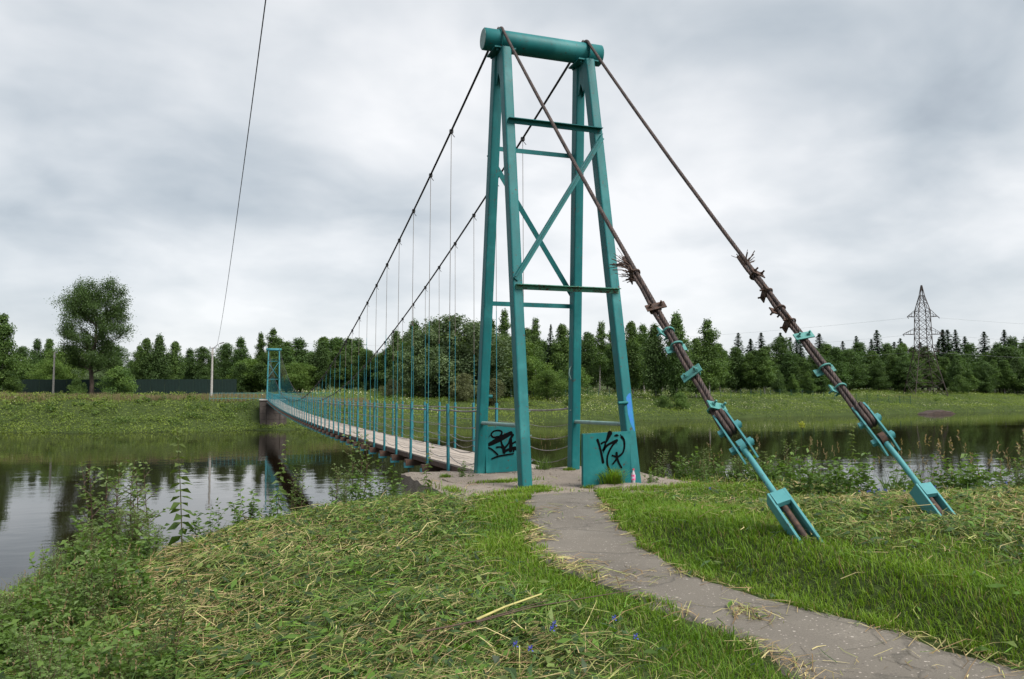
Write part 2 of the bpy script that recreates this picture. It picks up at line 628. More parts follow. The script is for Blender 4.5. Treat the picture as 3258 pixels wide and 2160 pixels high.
def path_in(x, y):
    """>0 inside the path (metres to its edge)"""
    xl, xr = path_bounds(y)
    d = np.minimum(x - xl, xr - x)
    return np.where(y < -2.5, d, -9)


def height(x, y):
    x = np.asarray(x, float)
    y = np.asarray(y, float)
    d = seg_dist(x, y, EDGE)
    # near plateau
    P = 0.02 + 0.31 * sstep(-1.75, -0.95, x) * sstep(-4.0, -7.4, y) + 0.05 * fbm(x * 0.7, y * 0.7, 3)
    P = P - 0.25 * sstep(-4.5, -7.5, x)
    pin = path_in(x, y)
    P = np.where(y < -1.0, P - (P - 0.04) * sstep(-0.5, 0.05, pin), P)
    P = P - 0.06 * sstep(-3.2, -2.0, y)
    drop = np.maximum(0, 0.15 - d)
    near = P - np.where(drop < 1.2, 0.35 * drop * drop, 0.504 + 0.84 * (drop - 1.2)) * 0.9 + 0.08 * fbm(x * 0.9, y * 0.9, 9) * sstep(0, 1, drop)
    near = np.maximum(near, -7.0)
    # far bank
    yb = np.interp(x, YB[:, 0], YB[:, 1]) + 1.2 * vnoise(x * 0.13, 0 * x, 4) + 0.6 * vnoise(x * 0.5, 0 * x, 5)
    s = y - yb
    left = sstep(20, -5, x)
    hl = 5.0 * sstep(-2, 13, s) - 0.35
    hr = 1.1 * sstep(-1, 2, s) + 2.6 * sstep(0, 22, s) + 1.6 * sstep(10, 60, s)
    far = WATER + left * hl + (1 - left) * hr
    far = far + sstep(1, 5, s) * (0.5 * fbm(x * 0.16, y * 0.16, 21) + 0.16 * vnoise(x * 0.6, y * 0.6, 23))
    far = far + 0.6 * sstep(30, 90, s) + 5.5 * sstep(90, 500, s) + 14 * sstep(300, 1500, s)
    far = np.where(s < 0, WATER - 0.15 + 0.35 * np.maximum(s, -6), far)
    return np.where(y > 45, far, near)


def axis(parts):
    a = [np.arange(p, q, st) for p, q, st in parts]
    return np.concatenate(a + [[parts[-1][1]]])


gx = axis([(-2400, -400, 100), (-400, -120, 20), (-120, -40, 3.0), (-40, -14, 1.0), (-14, 8, 0.14), (8, 20, 0.5), (20, 60, 1.5), (60, 260, 2.5), (260, 500, 12), (500, 2600, 100)])
gy = axis([(-400, -60, 20), (-60, -16, 2.0), (-16, 2, 0.14), (2, 20, 1.0), (20, 100, 10), (100, 170, 1.2), (170, 240, 4), (240, 600, 20), (600, 3000, 120)])
GX, GY = np.meshgrid(gx, gy)
GZ = height(GX, GY)
nx, ny = len(gx), len(gy)
idx = np.arange(nx * ny).reshape(ny, nx)
Fg = np.stack([idx[:-1, :-1], idx[:-1, 1:], idx[1:, 1:], idx[1:, :-1]], -1).reshape(-1, 4)
ground = link('ground', np_mesh('ground', np.stack([GX, GY, GZ], -1).reshape(-1, 3), Fg, M['ground'], smooth=True))
tag(ground, kind='structure')

wv = [(-1500, -80, WATER), (1500, -80, WATER), (1500, 420, WATER), (-1500, 420, WATER)]
water = MB().add(wv, [(0, 1, 2, 3)]).build('river_water', M['water'])
tag(water, kind='structure')


def build_path():
    ys = np.concatenate([np.arange(-2.45, -16, -0.07), np.arange(-16, -26, -0.5)])
    nu = 22
    V, F = [], []
    for i, y in enumerate(ys):
        xl, xr = path_bounds(y)
        xl += 0.07 * vnoise(np.array(y * 2.1), np.array(0.3), 31) + 0.03 * vnoise(np.array(y * 9.), np.array(0.3), 32)
        xr += 0.07 * vnoise(np.array(y * 2.1), np.array(5.3), 33) + 0.03 * vnoise(np.array(y * 9.), np.array(5.3), 34)
        for j in range(nu + 1):
            u = j / nu
            x = xl + (xr - xl) * u
            e = min(u, 1 - u)
            crack = -0.02 * math.exp(-((y + 3.55 + 0.10 * float(vnoise(np.array(x * 3.), np.array(1.), 8))) / 0.03) ** 2)
            z = 0.058 + (-0.05 if j in (0, nu) else 0.012 * min(1, e * 6)) + 0.008 * float(fbm(np.array(x * 2.), np.array(y * 2.), 41)) + crack - 0.055 * float(sstep(-3.4, -2.5, np.array(y)))
            V.append((x, y, z))
    for i in range(len(ys) - 1):
        for j in range(nu):
            a = i * (nu + 1) + j
            F.append((a, a + nu + 1, a + nu + 2, a + 1))
    o = MB().add(V, [f[::-1] for f in F], True).build('asphalt_path', M['path'])
    tag(o, kind='structure')


build_path()


# concrete abutment that carries the near tower
def slab_mesh(x0, x1, y0, y1, z0, z1, step, jag, seed, rough=0.012):
    xs = np.linspace(x0, x1, int((x1 - x0) / step) + 2)
    ys = np.linspace(y0, y1, int((y1 - y0) / step) + 2)
    X, Y = np.meshgrid(xs, ys)
    ex = np.minimum(X - x0, x1 - X)
    ey = np.minimum(Y - y0, y1 - Y)
    Z = z1 + rough * fbm(X * 5, Y * 5, seed) + 0.02 * fbm(X * 1.3, Y * 1.3, seed + 3)
    edge = np.minimum(ex, ey)
    Z = Z - 0.05 * np.clip(1 - edge / 0.12, 0, 1) * (0.5 + 0.5 * vnoise(X * 3, Y * 3, seed + 5))
    X = X + np.where(ex < 1e-6, jag * vnoise(X * 4, Y * 4, seed + 7), 0)
    Y = Y + np.where(ey < 1e-6, jag * vnoise(X * 4, Y * 4, seed + 8), 0)
    nx_, ny_ = len(xs), len(ys)
    id_ = np.arange(nx_ * ny_).reshape(ny_, nx_)
    V = list(map(tuple, np.stack([X, Y, Z], -1).reshape(-1, 3)))
    F = [tuple(q) for q in np.stack([id_[:-1, :-1], id_[:-1, 1:], id_[1:, 1:], id_[1:, :-1]], -1).reshape(-1, 4)]
    rim = list(id_[0, :]) + list(id_[1:, -1]) + list(id_[-1, -2::-1]) + list(id_[-2:0:-1, 0])
    levels = [z1 - 0.25, z1 - 0.8, z0]
    prev = rim
    for li, zl in enumerate(levels):
        cur = []
        for r_ in rim:
            x, y, _ = V[r_]
            j = jag * 1.5
            V.append((x + j * float(vnoise(np.array(y * 3. + li), np.array(x * 3.), seed + 11)), y + j * float(vnoise(np.array(x * 3. + li), np.array(y * 3.), seed + 12)), zl))
            cur.append(len(V) - 1)
        n = len(rim)
        F += [(prev[i], cur[i], cur[(i + 1) % n], prev[(i + 1) % n]) for i in range(n)]
        prev = cur
    return MB().add(V, F)


ab = slab_mesh(-2.32, 2.0, -2.75, 1.45, -6, 0.0, 0.07, 0.03, 51).build('bridge_abutment', M['slab'])
tag(ab, 'gravelly concrete abutment slab under the near bridge tower', 'abutment')
pad_spots = [(-1.35, -0.35, 1.05, 0.62, 0.12), (0.55, -1.95, 0.95, 0.34, 0.05)]
for i, (cx, cy, sx, sy, rz_) in enumerate(pad_spots):
    o = slab_mesh(-sx / 2, sx / 2, -sy / 2, sy / 2, -0.05, 0.045, 0.06, 0.05, 70 + i, 0.006).build('broken_slab', M['slab'], loc=(cx, cy, 0.0), rot=(0, 0, rz_))
    tag(o, ['broken flat concrete slab beside the front left tower leg', 'broken flat concrete slab below the front right graffiti panel'][i], 'slab')

# far pier
pier = empty('bridge_pier', (0, 119, -0.12))
tag(pier, 'dark stained block pier under the far bridge tower', 'pier')
FP = 119.3
pr_rng = random.Random(4)
for r_ in range(5):
    zt = -0.12 - r_ * 1.0
    nb = 4
    x = -2.0
    for c in range(nb):
        w = 4.0 / nb
        mbk = MB()
        Mz = Matrix.Rotation(pr_rng.uniform(-0.008, 0.008), 3, 'Z')
        mbk.box((x + w / 2 + pr_rng.uniform(-0.02, 0.02), 117.0 + 2.5 + pr_rng.uniform(-0.04, 0.04), zt - 0.5), (w - 0.03, 5.0, 0.97), Mz)
        o = mbk.build('masonry_block', M['pier'], pier)
        o.matrix_parent_inverse = pier.matrix_world.inverted() if False else Matrix.Translation((0, -119, 0.12))
        x += w
capm = MB().box((0, 119.5, -0.06), (4.3, 5.3, 0.14))
o = capm.build('pier_cap', M['concrete_pole'], pier)
o.matrix_parent_inverse = Matrix.Translation((0, -119, 0.12))

# ------------------------------------------------------------------ bridge towers
HT = 7.70
WB, WT = 0.953, 0.82          # half width at base / top
FB, BB, TT = -1.64, 0.87, 0.21   # front foot, back foot, half spread at top


def leg_pt(sx, front, z):
    u = z / HT
    y0 = FB if front else BB
    y1 = -TT if front else TT
    return Vector((sx * (WB * (1 - u) + WT * u), y0 * (1 - u) + y1 * u, z))


def leg_mesh(sx, front, z0=-0.1, z1=HT, a=0.175, b=0.235, bev=0.026):
    mbx = MB()
    rings = []
    nseg = 8
    for i in range(nseg + 1):
        z = z0 + (z1 - z0) * i / nseg
        c = leg_pt(sx, front, z)
        hx, hy = a / 2, b / 2
        ring = []
        for qx, qy in ((1, -1), (1, 1), (-1, 1), (-1, -1)):
            cx, cy = qx * (hx - bev), qy * (hy - bev)
            a0 = {(1, -1): -90, (1, 1): 0, (-1, 1): 90, (-1, -1): 180}[(qx, qy)]
            for t_ in (0, 30, 60, 90):
                an = R(a0 + t_)
                ring.append((c.x + cx + bev * math.cos(an), c.y + cy + bev * math.sin(an), z))
        rings.append(ring)
    mbx.loft(rings, smooth=False)
    return mbx


def ribbon(points, width, plane_o, ex, ez, depth=0.0):
    """flat brush stroke: points (u, v, w) in the panel plane"""
    P = [Vector((p[0], p[1])) for p in points]
    Wd = [1.3 * p[2] if len(p) > 2 else width for p in points]
    # Catmull-Rom resample
    Q, WW = [], []
    for i in range(len(P) - 1):
        p0, p1, p2, p3 = P[max(i - 1, 0)], P[i], P[i + 1], P[min(i + 2, len(P) - 1)]
        for s in range(6):
            t = s / 6
            Q.append(0.5 * ((2 * p1) + (-p0 + p2) * t + (2 * p0 - 5 * p1 + 4 * p2 - p3) * t * t + (-p0 + 3 * p1 - 3 * p2 + p3) * t ** 3))
            WW.append(Wd[i] * (1 - t) + Wd[i + 1] * t)
    Q.append(P[-1])
    WW.append(Wd[-1])
    mbx = MB()
    V, F = [], []
    en = ex.cross(ez)
    for i, q in enumerate(Q):
        t = (Q[min(i + 1, len(Q) - 1)] - Q[max(i - 1, 0)])
        t = t.normalized() if t.length > 1e-6 else Vector((1, 0))
        n = Vector((-t.y, t.x))
        for sg in (-1, 1):
            w = q + n * sg * WW[i] / 2
            V.append(plane_o + ex * w.x + ez * w.y + en * depth)
    for i in range(len(Q) - 1):
        F.append((2 * i, 2 * i + 1, 2 * i + 3, 2 * i + 2))
    # round ends
    for c, w in ((Q[0], WW[0]), (Q[-1], WW[-1])):
        b = len(V)
        for k_ in range(10):
            an = 2 * math.pi * k_ / 10
            V.append(plane_o + ex * (c.x + math.cos(an) * w / 2) + ez * (c.y + math.sin(an) * w / 2) + en * (depth + 0.0006))
        F.append(tuple(range(b, b + 10)))
    return mbx.add(V, F)


def cyl_between(p0, p1, r, n=16):
    return MB().tube([p0, p1], r, n)


def hexprism(mbx, c, axis_, r, h, n=6):
    c, axis_ = Vector(c), Vector(axis_).normalized()
    mbx.tube([c - axis_ * h / 2, c + axis_ * h / 2], r, n, smooth=False)
    return mbx


def make_tower(loc, rz, near, label):
    t = empty('bridge_tower', loc, rz)
    tag(t, label, 'bridge tower', 'towers of the footbridge')
    pm = M['tower'] if near else M['post']
    for sx in (-1, 1):
        for fr in (True, False):
            leg = leg_mesh(sx, fr).build('leg', pm, t)
            if near and sx == 1 and fr:
                # blue spray patch on the front face of this leg
                f0 = []
                prof = [(0.86, 0.035, 0.085), (1.0, 0.0, 0.087), (1.15, -0.02, 0.087), (1.3, -0.035, 0.088), (1.42, -0.03, 0.088), (1.47, 0.0, 0.08), (1.49, 0.03, 0.06)]
                V, F = [], []
                for z, xa, xb in prof:
                    c = leg_pt(sx, fr, z)
                    jx = 0.012 * math.sin(z * 31)
                    for q in range(4):
                        V.append((c.x + (xa + jx) + (min(xb, 0.062) - xa - jx) * q / 3, c.y - 0.235 / 2 - 0.002, z))
                for i in range(len(prof) - 1):
                    for q in range(3):
                        F.append((i * 4 + q, i * 4 + q + 1, i * 4 + q + 5, i * 4 + q + 4))
                ps = MB().add(V, F).build('paint_patch', M['bluespray'], leg)
                ps['label'] = 'bright blue spray paint patch on the leg'
        # gusset joining the two legs under the beam, cap plate and strap
        g = MB()
        xw = sx * WT
        for off in (-0.05, 0.05):
            g.add([(xw + off + dx, y, z) for dx in (-0.008, 0.008) for y, z in ((-0.30, 7.15), (-0.10, 7.15), (-0.015, 7.32), (0.015, 7.32), (0.10, 7.15), (0.30, 7.15), (0.22, 7.69), (-0.22, 7.69))],
                  [(0, 1, 2, 3, 4, 5, 6, 7)[::-1], tuple(range(8, 16))] + [(i, (i + 1) % 8, 8 + (i + 1) % 8, 8 + i) for i in range(8)])
        g.build('gusset_plate', pm, t)
        MB().box((xw, 0, HT + 0.012), (0.40, 0.50, 0.024)).build('cap_plate', pm, t)
        st = MB()
        xs = sx * (WT + 0.05)
        pts = [(xs + (0.085 if sx > 0 else -0.085), -0.215, HT + 0.0)]
        pts = [(xs, 0.218 * math.cos(R(a_)), HT + 0.22 + 0.218 * math.sin(R(a_))) for a_ in range(-75, 256, 15)]
        st.tube(pts, 0.016, 6)
        st.build('strap', pm, t)
        bl = MB()
        for dx, dy in ((-0.13, -0.19), (0.13, -0.19), (-0.13, 0.19), (0.13, 0.19)):
            hexprism(bl, (xw + dx, dy, HT - 0.02), (0, 0, 1), 0.022, 0.04)
        bl.build('bolt_set', pm, t)['kind'] = 'stuff'
    # big pipe on top
    tb = MB()
    nr = 40
    xs_ = [-1.17, -1.16, -0.4, 0.4, 1.16, 1.17]
    rr = [0.185, 0.197, 0.199, 0.199, 0.197, 0.185]
    tb.tube([(x, 0, HT + 0.226) for x in xs_], rr, nr, cap=True)
    tube = tb.build('top_pipe', pm, t)
    ec = MB()
    for sx in (-1,):
        ec.tube([(sx * 1.1705, 0, HT + 0.226), (sx * 1.176, 0, HT + 0.226)], 0.18, 32)
    e_ = ec.build('pipe_end', M['pipe'] if near else pm, tube)

    def angle_bar(name, p0, p1, w=0.085, th=0.012, mat=pm, out=-1):
        p0, p1 = Vector(p0), Vector(p1)
        d = (p1 - p0).normalized()
        oy = Vector((0, out, 0))
        n = d.cross(oy).normalized()
        if n.z < 0:
            n = -n
        a = MB()
        a.bar(p0, p1, w, th, up=oy)
        a.bar(p0 + n * (w / 2 - th / 2) * 1 + oy * (w / 2 + th * 0.5 + 0.001), p1 + n * (w / 2 - th / 2) + oy * (w / 2 + th * 0.5 + 0.001), th, w, up=oy)
        return a.build(name, mat, t)

    def face(sx, fr, z, ext=0.05):
        p = leg_pt(sx, fr, z)
        p.y += (-0.235 / 2 - 0.0075) if fr else (0.235 / 2 + 0.0075)
        p.x += sx * ext
        return p
    angle_bar('crossbar', face(-1, True, 6.24), face(1, True, 6.24))
    angle_bar('crossbar', face(-1, False, 6.07), face(1, False, 6.07), out=1)
    lb = angle_bar('crossbar', face(-1, True, 3.25), face(1, True, 3.25), mat=M['tower_rusty'] if near else pm)
    if near:
        lb['label'] = 'rust-stained lower crossbar'
    angle_bar('crossbar', face(-1, False, 3.17), face(1, False, 3.17), out=1)
    p0, p1 = face(-1, True, 3.38), face(1, True, 6.12)
    p0.y -= 0.012
    p1.y -= 0.012
    angle_bar('diagonal_brace', p0, p1, w=0.10)
    p0, p1 = face(1, False, 3.28), face(-1, False, 5.95)
    p0.y += 0.012
    p1.y += 0.012
    angle_bar('diagonal_brace', p0, p1, w=0.10, out=1)
    # side pipes
    for sx in (-1, 1):
        p0, p1 = leg_pt(sx, False, 0.93), leg_pt(sx, True, 0.97)
        p0.x -= 0.02
        p1.x -= 0.02
        MB().tube([p0, p1], 0.034, 12).build('side_pipe', M['pipe'] if near else pm, t)
    # two staggered barrier panels
    for nm, x0, x1, y, ztop0, ztop1 in (('r', -0.05, 0.80, -1.83, 0.845, 0.875), ('l', -0.875, -0.20, 0.74, 0.86, 0.875)):
        pb = MB()
        V = []
        for yy in (y, y + 0.05):
            V += [(x0, yy, 0.0), (x1, yy, 0.02), (x1, yy, ztop1), (x0, yy, ztop0)]
        pb.add(V, [(0, 1, 2, 3), (7, 6, 5, 4), (0, 4, 5, 1), (1, 5, 6, 2), (2, 6, 7, 3), (3, 7, 4, 0)])
        # folded edge lip
        pb.box((x0 + 0.02, y - 0.011, ztop0 / 2), (0.04, 0.02, ztop0 - 0.02))
        pan = pb.build('barrier_panel', pm, t)
        if not near:
            continue
        ex, ez = Vector((1, 0, 0)), Vector((0, 0, 1))
        o_ = Vector((x0, y - 0.0022, 0.0))
        strokes = []
        if nm == 'r':
            pan['label'] = 'teal panel with black sprayed tag and rust bottom'
            s = 1 / 1010.0   # photo units to metres on this panel

            def c_(px, py, w):
                return ((px - 432) * s * 1.0, (1368 - py) * 0.845 * s * 1.0, w * s)
            strokes = [
                [c_(695, 480, 36), c_(730, 600, 30), c_(765, 760, 30), c_(790, 905, 38)],
                [c_(915, 355, 66), c_(885, 430, 46), c_(845, 520, 26), c_(810, 520, 22), c_(765, 548, 26)],
                [c_(840, 520, 24), c_(820, 610, 26), c_(792, 685, 34), c_(850, 600, 30), c_(930, 545, 28), c_(1040, 495, 34)],
                [c_(1035, 500, 34), c_(960, 590, 26), c_(900, 700, 26), c_(865, 820, 24), c_(868, 950, 26), c_(905, 1060, 28), c_(950, 1150, 28)],
                [c_(1130, 430, 36), c_(1170, 500, 26), c_(1175, 620, 24), c_(1150, 720, 24), c_(1100, 780, 26), c_(1040, 808, 26), c_(955, 778, 20)],
                [c_(1032, 735, 32), c_(1042, 830, 28), c_(1075, 930, 24), c_(1120, 1020, 22)],
                [c_(1045, 810, 24), c_(1010, 880, 26), c_(962, 940, 20)],
                [c_(1000, 400, 14), c_(1030, 395, 30), c_(1065, 400, 12)],
                [c_(1100, 380, 8), c_(1110, 400, 14), c_(1120, 410, 8)],
                [c_(795, 690, 9), c_(800, 730, 6)], [c_(1030, 530, 8), c_(1038, 565, 5)],
            ]
        else:
            pan['label'] = 'teal panel with dense black sprayed scrawl'
            s = 1 / 1100.0

            def c_(px, py, w):
                return ((px - 305) * s, (1170 - py) * 0.93 * s, w * s)
            strokes = [
                [c_(345, 560, 40), c_(430, 520, 70), c_(600, 430, 90), c_(760, 350, 75), c_(850, 300, 60)],
                [c_(570, 380, 34), c_(470, 390, 30), c_(420, 330, 26), c_(470, 260, 26), c_(570, 240, 28), c_(645, 265, 30), c_(640, 330, 34), c_(590, 390, 40)],
                [c_(890, 345, 44), c_(850, 420, 40), c_(850, 560, 60), c_(840, 690, 60)],
                [c_(630, 440, 26), c_(650, 540, 32), c_(690, 640, 60), c_(700, 720, 56)],
                [c_(540, 610, 30), c_(620, 605, 24), c_(690, 640, 36), c_(740, 600, 34), c_(800, 520, 26), c_(830, 420, 26)],
                [c_(720, 700, 40), c_(780, 670, 40), c_(850, 650, 44), c_(930, 640, 60), c_(1010, 650, 50)],
                [c_(860, 550, 26), c_(920, 510, 26), c_(960, 500, 26), c_(1000, 540, 24)],
                [c_(310, 600, 24), c_(400, 630, 24), c_(480, 690, 24), c_(560, 770, 28)],
                [c_(430, 860, 20), c_(560, 810, 26), c_(740, 780, 26), c_(900, 760, 22)],
                [c_(910, 640, 30), c_(905, 710, 26)], [c_(370, 380, 10), c_(390, 345, 8)],
            ]
        for i_, sk in enumerate(strokes):
            ribbon(sk, 0.03, o_, ex, ez, 0.0012 * i_ + 0.0005).build('graffiti_stroke', M['soot'], pan)
    if near:
        # stub pipe and small hooks on the legs
        c = leg_pt(1, True, 1.33)
        MB().tube([(c.x - 0.02, c.y - 0.13, 1.335), (c.x - 0.2, c.y - 0.14, 1.325)], 0.026, 12).build('stub_pipe', M['tower'], t)
        for sx, fr, z in ((1, True, 0.82), (1, True, 0.47), (-1, True, 1.2), (-1, True, 0.82), (-1, True, 0.42), (1, False, 1.15)):
            c = leg_pt(sx, fr, z)
            sg = -1 if sx > 0 else 1
            MB().tube([(c.x + sg * 0.08, c.y - 0.06, z), (c.x + sg * 0.125, c.y - 0.075, z + 0.004)], 0.008, 6).build('hook', M['pipe'], t)
        c = leg_pt(-1, False, 1.42)
        MB().tube([(c.x + 0.08, c.y, 1.42), (c.x + 0.18, c.y - 0.01, 1.42)], 0.035, 12).build('stub_pipe', M['tower'], t)
        c = leg_pt(1, False, 1.85)
        MB().tube([(c.x - 0.10, c.y - 0.05, 1.75), (c.x - 0.15, c.y - 0.06, 1.85), (c.x - 0.13, c.y - 0.06, 1.95), (c.x - 0.09, c.y - 0.05, 2.0)], 0.012, 6).build('loop_handle', M['pipe'], t)
    return t


SPAN = 119.3
MIDY = SPAN / 2
near_tower = make_tower((0, 0, 0), 0, True, 'tall teal steel tower with graffiti panels at the near end of the bridge')
far_tower = make_tower((0, SPAN, 0.01), 0, False, 'small distant blue-green tower at the far end of the bridge')


# ------------------------------------------------------------------ deck, railing, cables
def deck_z(y):
    u = (y - MIDY) / MIDY
    return -0.66 + 0.60 * u * u


def cable_z(y):
    u = (y - MIDY) / (MIDY - 0.2)
    return 0.55 + 7.62 * u * u


def post_top(y):
    u = (y - MIDY) / MIDY
    return 0.91 + 0.37 * u * u


deck = empty('bridge_deck', (0, 1.0, 0))
tag(deck, 'long sagging plank walkway with wire railings across the river', 'footbridge deck')


def kid(o, par):
    """keep world coordinates when parented to an unrotated empty"""
    o.parent = par
    o.matrix_parent_inverse = Matrix.Translation(-par.location)
    return o


PLW = 0.205
plank_me = MB().box((0, 0, 0), (PLW - 0.012, 3.96, 0.05), None).mesh('plank', M['plank'])
rr_ = random.Random(8)
for j in range(8):
    off = (j % 2) * 1.4
    for i in range(30):
        y0 = 0.9 + i * 3.95
        ya, yb_ = y0, min(y0 + 3.95, SPAN - 0.6)
        za, zb = deck_z(ya), deck_z(yb_)
        o = link('plank', plank_me)
        o.location = (-0.7175 + j * PLW + rr_.uniform(-0.004, 0.004), (ya + yb_) / 2, (za + zb) / 2 + 0.03 + rr_.uniform(-0.005, 0.005))
        o.rotation_euler = (math.atan2(zb - za, yb_ - ya), rr_.uniform(-0.01, 0.01), rr_.uniform(-0.002, 0.002))
        o.scale = (1, (yb_ - ya) / 3.97, 1)
        kid(o, deck)
beam_me = MB().box((0, 0, 0), (2.06, 0.17, 0.17), None).mesh('crossbeam', M['beam'])
br_me = MB().box((-0.96, 0, -0.115), (0.2, 0.16, 0.06)).box((0.96, 0, -0.115), (0.2, 0.16, 0.06)).tube([(-0.96, 0, -0.12), (-0.96, 0, -0.24)], 0.012, 6).tube([(0.96, 0, -0.12), (0.96, 0, -0.24)], 0.012, 6)
brk = []
for sx in (-1, 1):
    b_ = MB().box((sx * 0.93, 0, -0.113), (0.24, 0.165, 0.055)).box((sx * 1.045, 0, -0.05), (0.012, 0.165, 0.09)).tube([(sx * 0.93, 0, -0.12), (sx * 0.93, 0, -0.25)], 0.013, 6)
    brk.append(b_.mesh('beam_bracket', M['post']))
post_me = MB().box((0, 0, 0.5), (0.045, 0.06, 1.0)).box((-0.022, 0.022, 0.5), (0.03, 0.012, 0.998)).mesh('railing_post', M['post'])
stringer = MB()
for sx in (-0.62, 0.62):
    ys_ = np.linspace(0.9, SPAN - 0.7, 60)
    rings = [[(sx - 0.05, y, deck_z(y) - 0.13), (sx + 0.05, y, deck_z(y) - 0.13), (sx + 0.05, y, deck_z(y) + 0.003), (sx - 0.05, y, deck_z(y) + 0.003)] for y in ys_]
    kid(MB().loft(rings).build('stringer', M['beam']), deck)
kid(MB().loft([[(-0.80, y, deck_z(y) - 0.09), (-0.83, y, deck_z(y) - 0.09), (-0.83, y, deck_z(y) + 0.02), (-0.80, y, deck_z(y) + 0.02)] for y in np.linspace(0.9, SPAN - 0.7, 60)]).build('edge_board', M['beam']), deck)
POSTS = [1.6 + 1.99 * i + (-0.1) for i in range(1, 59)]
POSTS = [3.5 + 2.02 * i for i in range(57)]
hang_y = []
for i, y in enumerate(POSTS):
    dz = deck_z(y)
    sl = math.atan2(deck_z(y + 0.5) - deck_z(y - 0.5), 1.0)
    bm_ = link('crossbeam', beam_me)
    bm_.location = (0, y, dz - 0.175)
    bm_.rotation_euler = (sl, 0, rr_.uniform(-0.01, 0.01))
    kid(bm_, deck)
    for k_ in range(2):
        link('bracket', brk[k_], bm_)
    for sx in (-1, 1):
        p = link('railing_post', post_me)
        p.location = (sx * 0.875, y, dz - 0.16)
        p.scale = (1, 1, post_top(y) - dz + 0.16)
        p.rotation_euler = (rr_.uniform(-0.012, 0.012), rr_.uniform(-0.012, 0.012), 0)
        kid(p, deck)


def rail_pts(sx, frac, sag, zoff=0.0, y_lo=None, lo_pt=None, seed=0, x=0.875, jit=0.0):
    """line strung from post to post with a little slack"""
    r2 = random.Random(seed)
    pts = []
    ys2 = list(POSTS)
    if lo_pt is not None:
        a, b = Vector(lo_pt), Vector((sx * x, POSTS[0], 0))
        b.z = deck_z(POSTS[0]) + frac * (post_top(POSTS[0]) - deck_z(POSTS[0])) + zoff
        for s in range(8):
            t = s / 8
            q = a.lerp(b, t)
            q.z -= sag * 2.6 * 4 * t * (1 - t)
            pts.append(q)
    for i, y in enumerate(ys2):
        h0 = deck_z(y) + frac * (post_top(y) - deck_z(y)) + zoff
        pts.append(Vector((sx * x, y, h0)))
        if i < len(ys2) - 1:
            y2 = ys2[i + 1]
            h1 = deck_z(y2) + frac * (post_top(y2) - deck_z(y2)) + zoff
            sg = sag * r2.uniform(0.3, 1.7)
            nseg = 4 if y < 40 else 2
            for s in range(1, nseg):
                t = s / nseg
                pts.append(Vector((sx * (x + jit * r2.uniform(-1, 1)), y + (y2 - y) * t, h0 + (h1 - h0) * t - sg * 4 * t * (1 - t))))
    ye = SPAN - 0.9
    pts.append(Vector((sx * 0.9, ye, deck_z(ye) + frac * (post_top(ye) - deck_z(ye)) + zoff)))
    return pts


for sx in (-1, 1):
    lo = leg_pt(sx, False, 1.20)
    kid(MB().tube(rail_pts(sx, 0.90, 0.012, lo_pt=(lo.x - 0.05 * sx, lo.y + 0.05, 1.17 if sx < 0 else 1.19), seed=3 + sx, x=0.845), 0.02, 6).build('handrail', M['wire']), deck)
    for k_, fr_ in enumerate((0.68, 0.50, 0.34, 0.17)):
        z0 = 0.08 + fr_ * 1.2
        lo = leg_pt(sx, sx < 0 and False, z0)
        kid(MB().tube(rail_pts(sx, fr_, 0.03 + 0.012 * k_, lo_pt=(lo.x - 0.05 * sx, lo.y, z0), seed=17 * k_ + sx, x=0.845 if k_ % 2 else 0.9, jit=0.01), 0.0085 if k_ else 0.006, 5).build('railing_wire', M['wire']), deck)

def rope(mbx, path, r, pitch=0.34, strands=6, n=5, phase=0.0):
    """laid wire rope: helical strands round a path given as f(s) list of points at even spacing"""
    P = [Vector(p) for p in path]
    L_ = [0.0]
    for a, b in zip(P[:-1], P[1:]):
        L_.append(L_[-1] + (b - a).length)
    fr = []
    ref = Vector((1, 0, 0))
    for i, p in enumerate(P):
        t = (P[min(i + 1, len(P) - 1)] - P[max(i - 1, 0)]).normalized()
        ref = (ref - t * ref.dot(t)).normalized()
        fr.append((p, ref.copy(), t.cross(ref)))
    rs, rc = r * 0.50, r * 0.52
    for k_ in range(strands):
        pts = []
        for (p, e1, e2), l in zip(fr, L_):
            a = 2 * math.pi * (k_ / strands + l / pitch) + phase
            pts.append(p + (e1 * math.cos(a) + e2 * math.sin(a)) * rc)
        mbx.tube(pts, rs, n, cap=True)
    return mbx


def line_pts(a, b, step):
    a, b = Vector(a), Vector(b)
    n = max(2, int((b - a).length / step))
    return [a.lerp(b, i / n) for i in range(n + 1)]


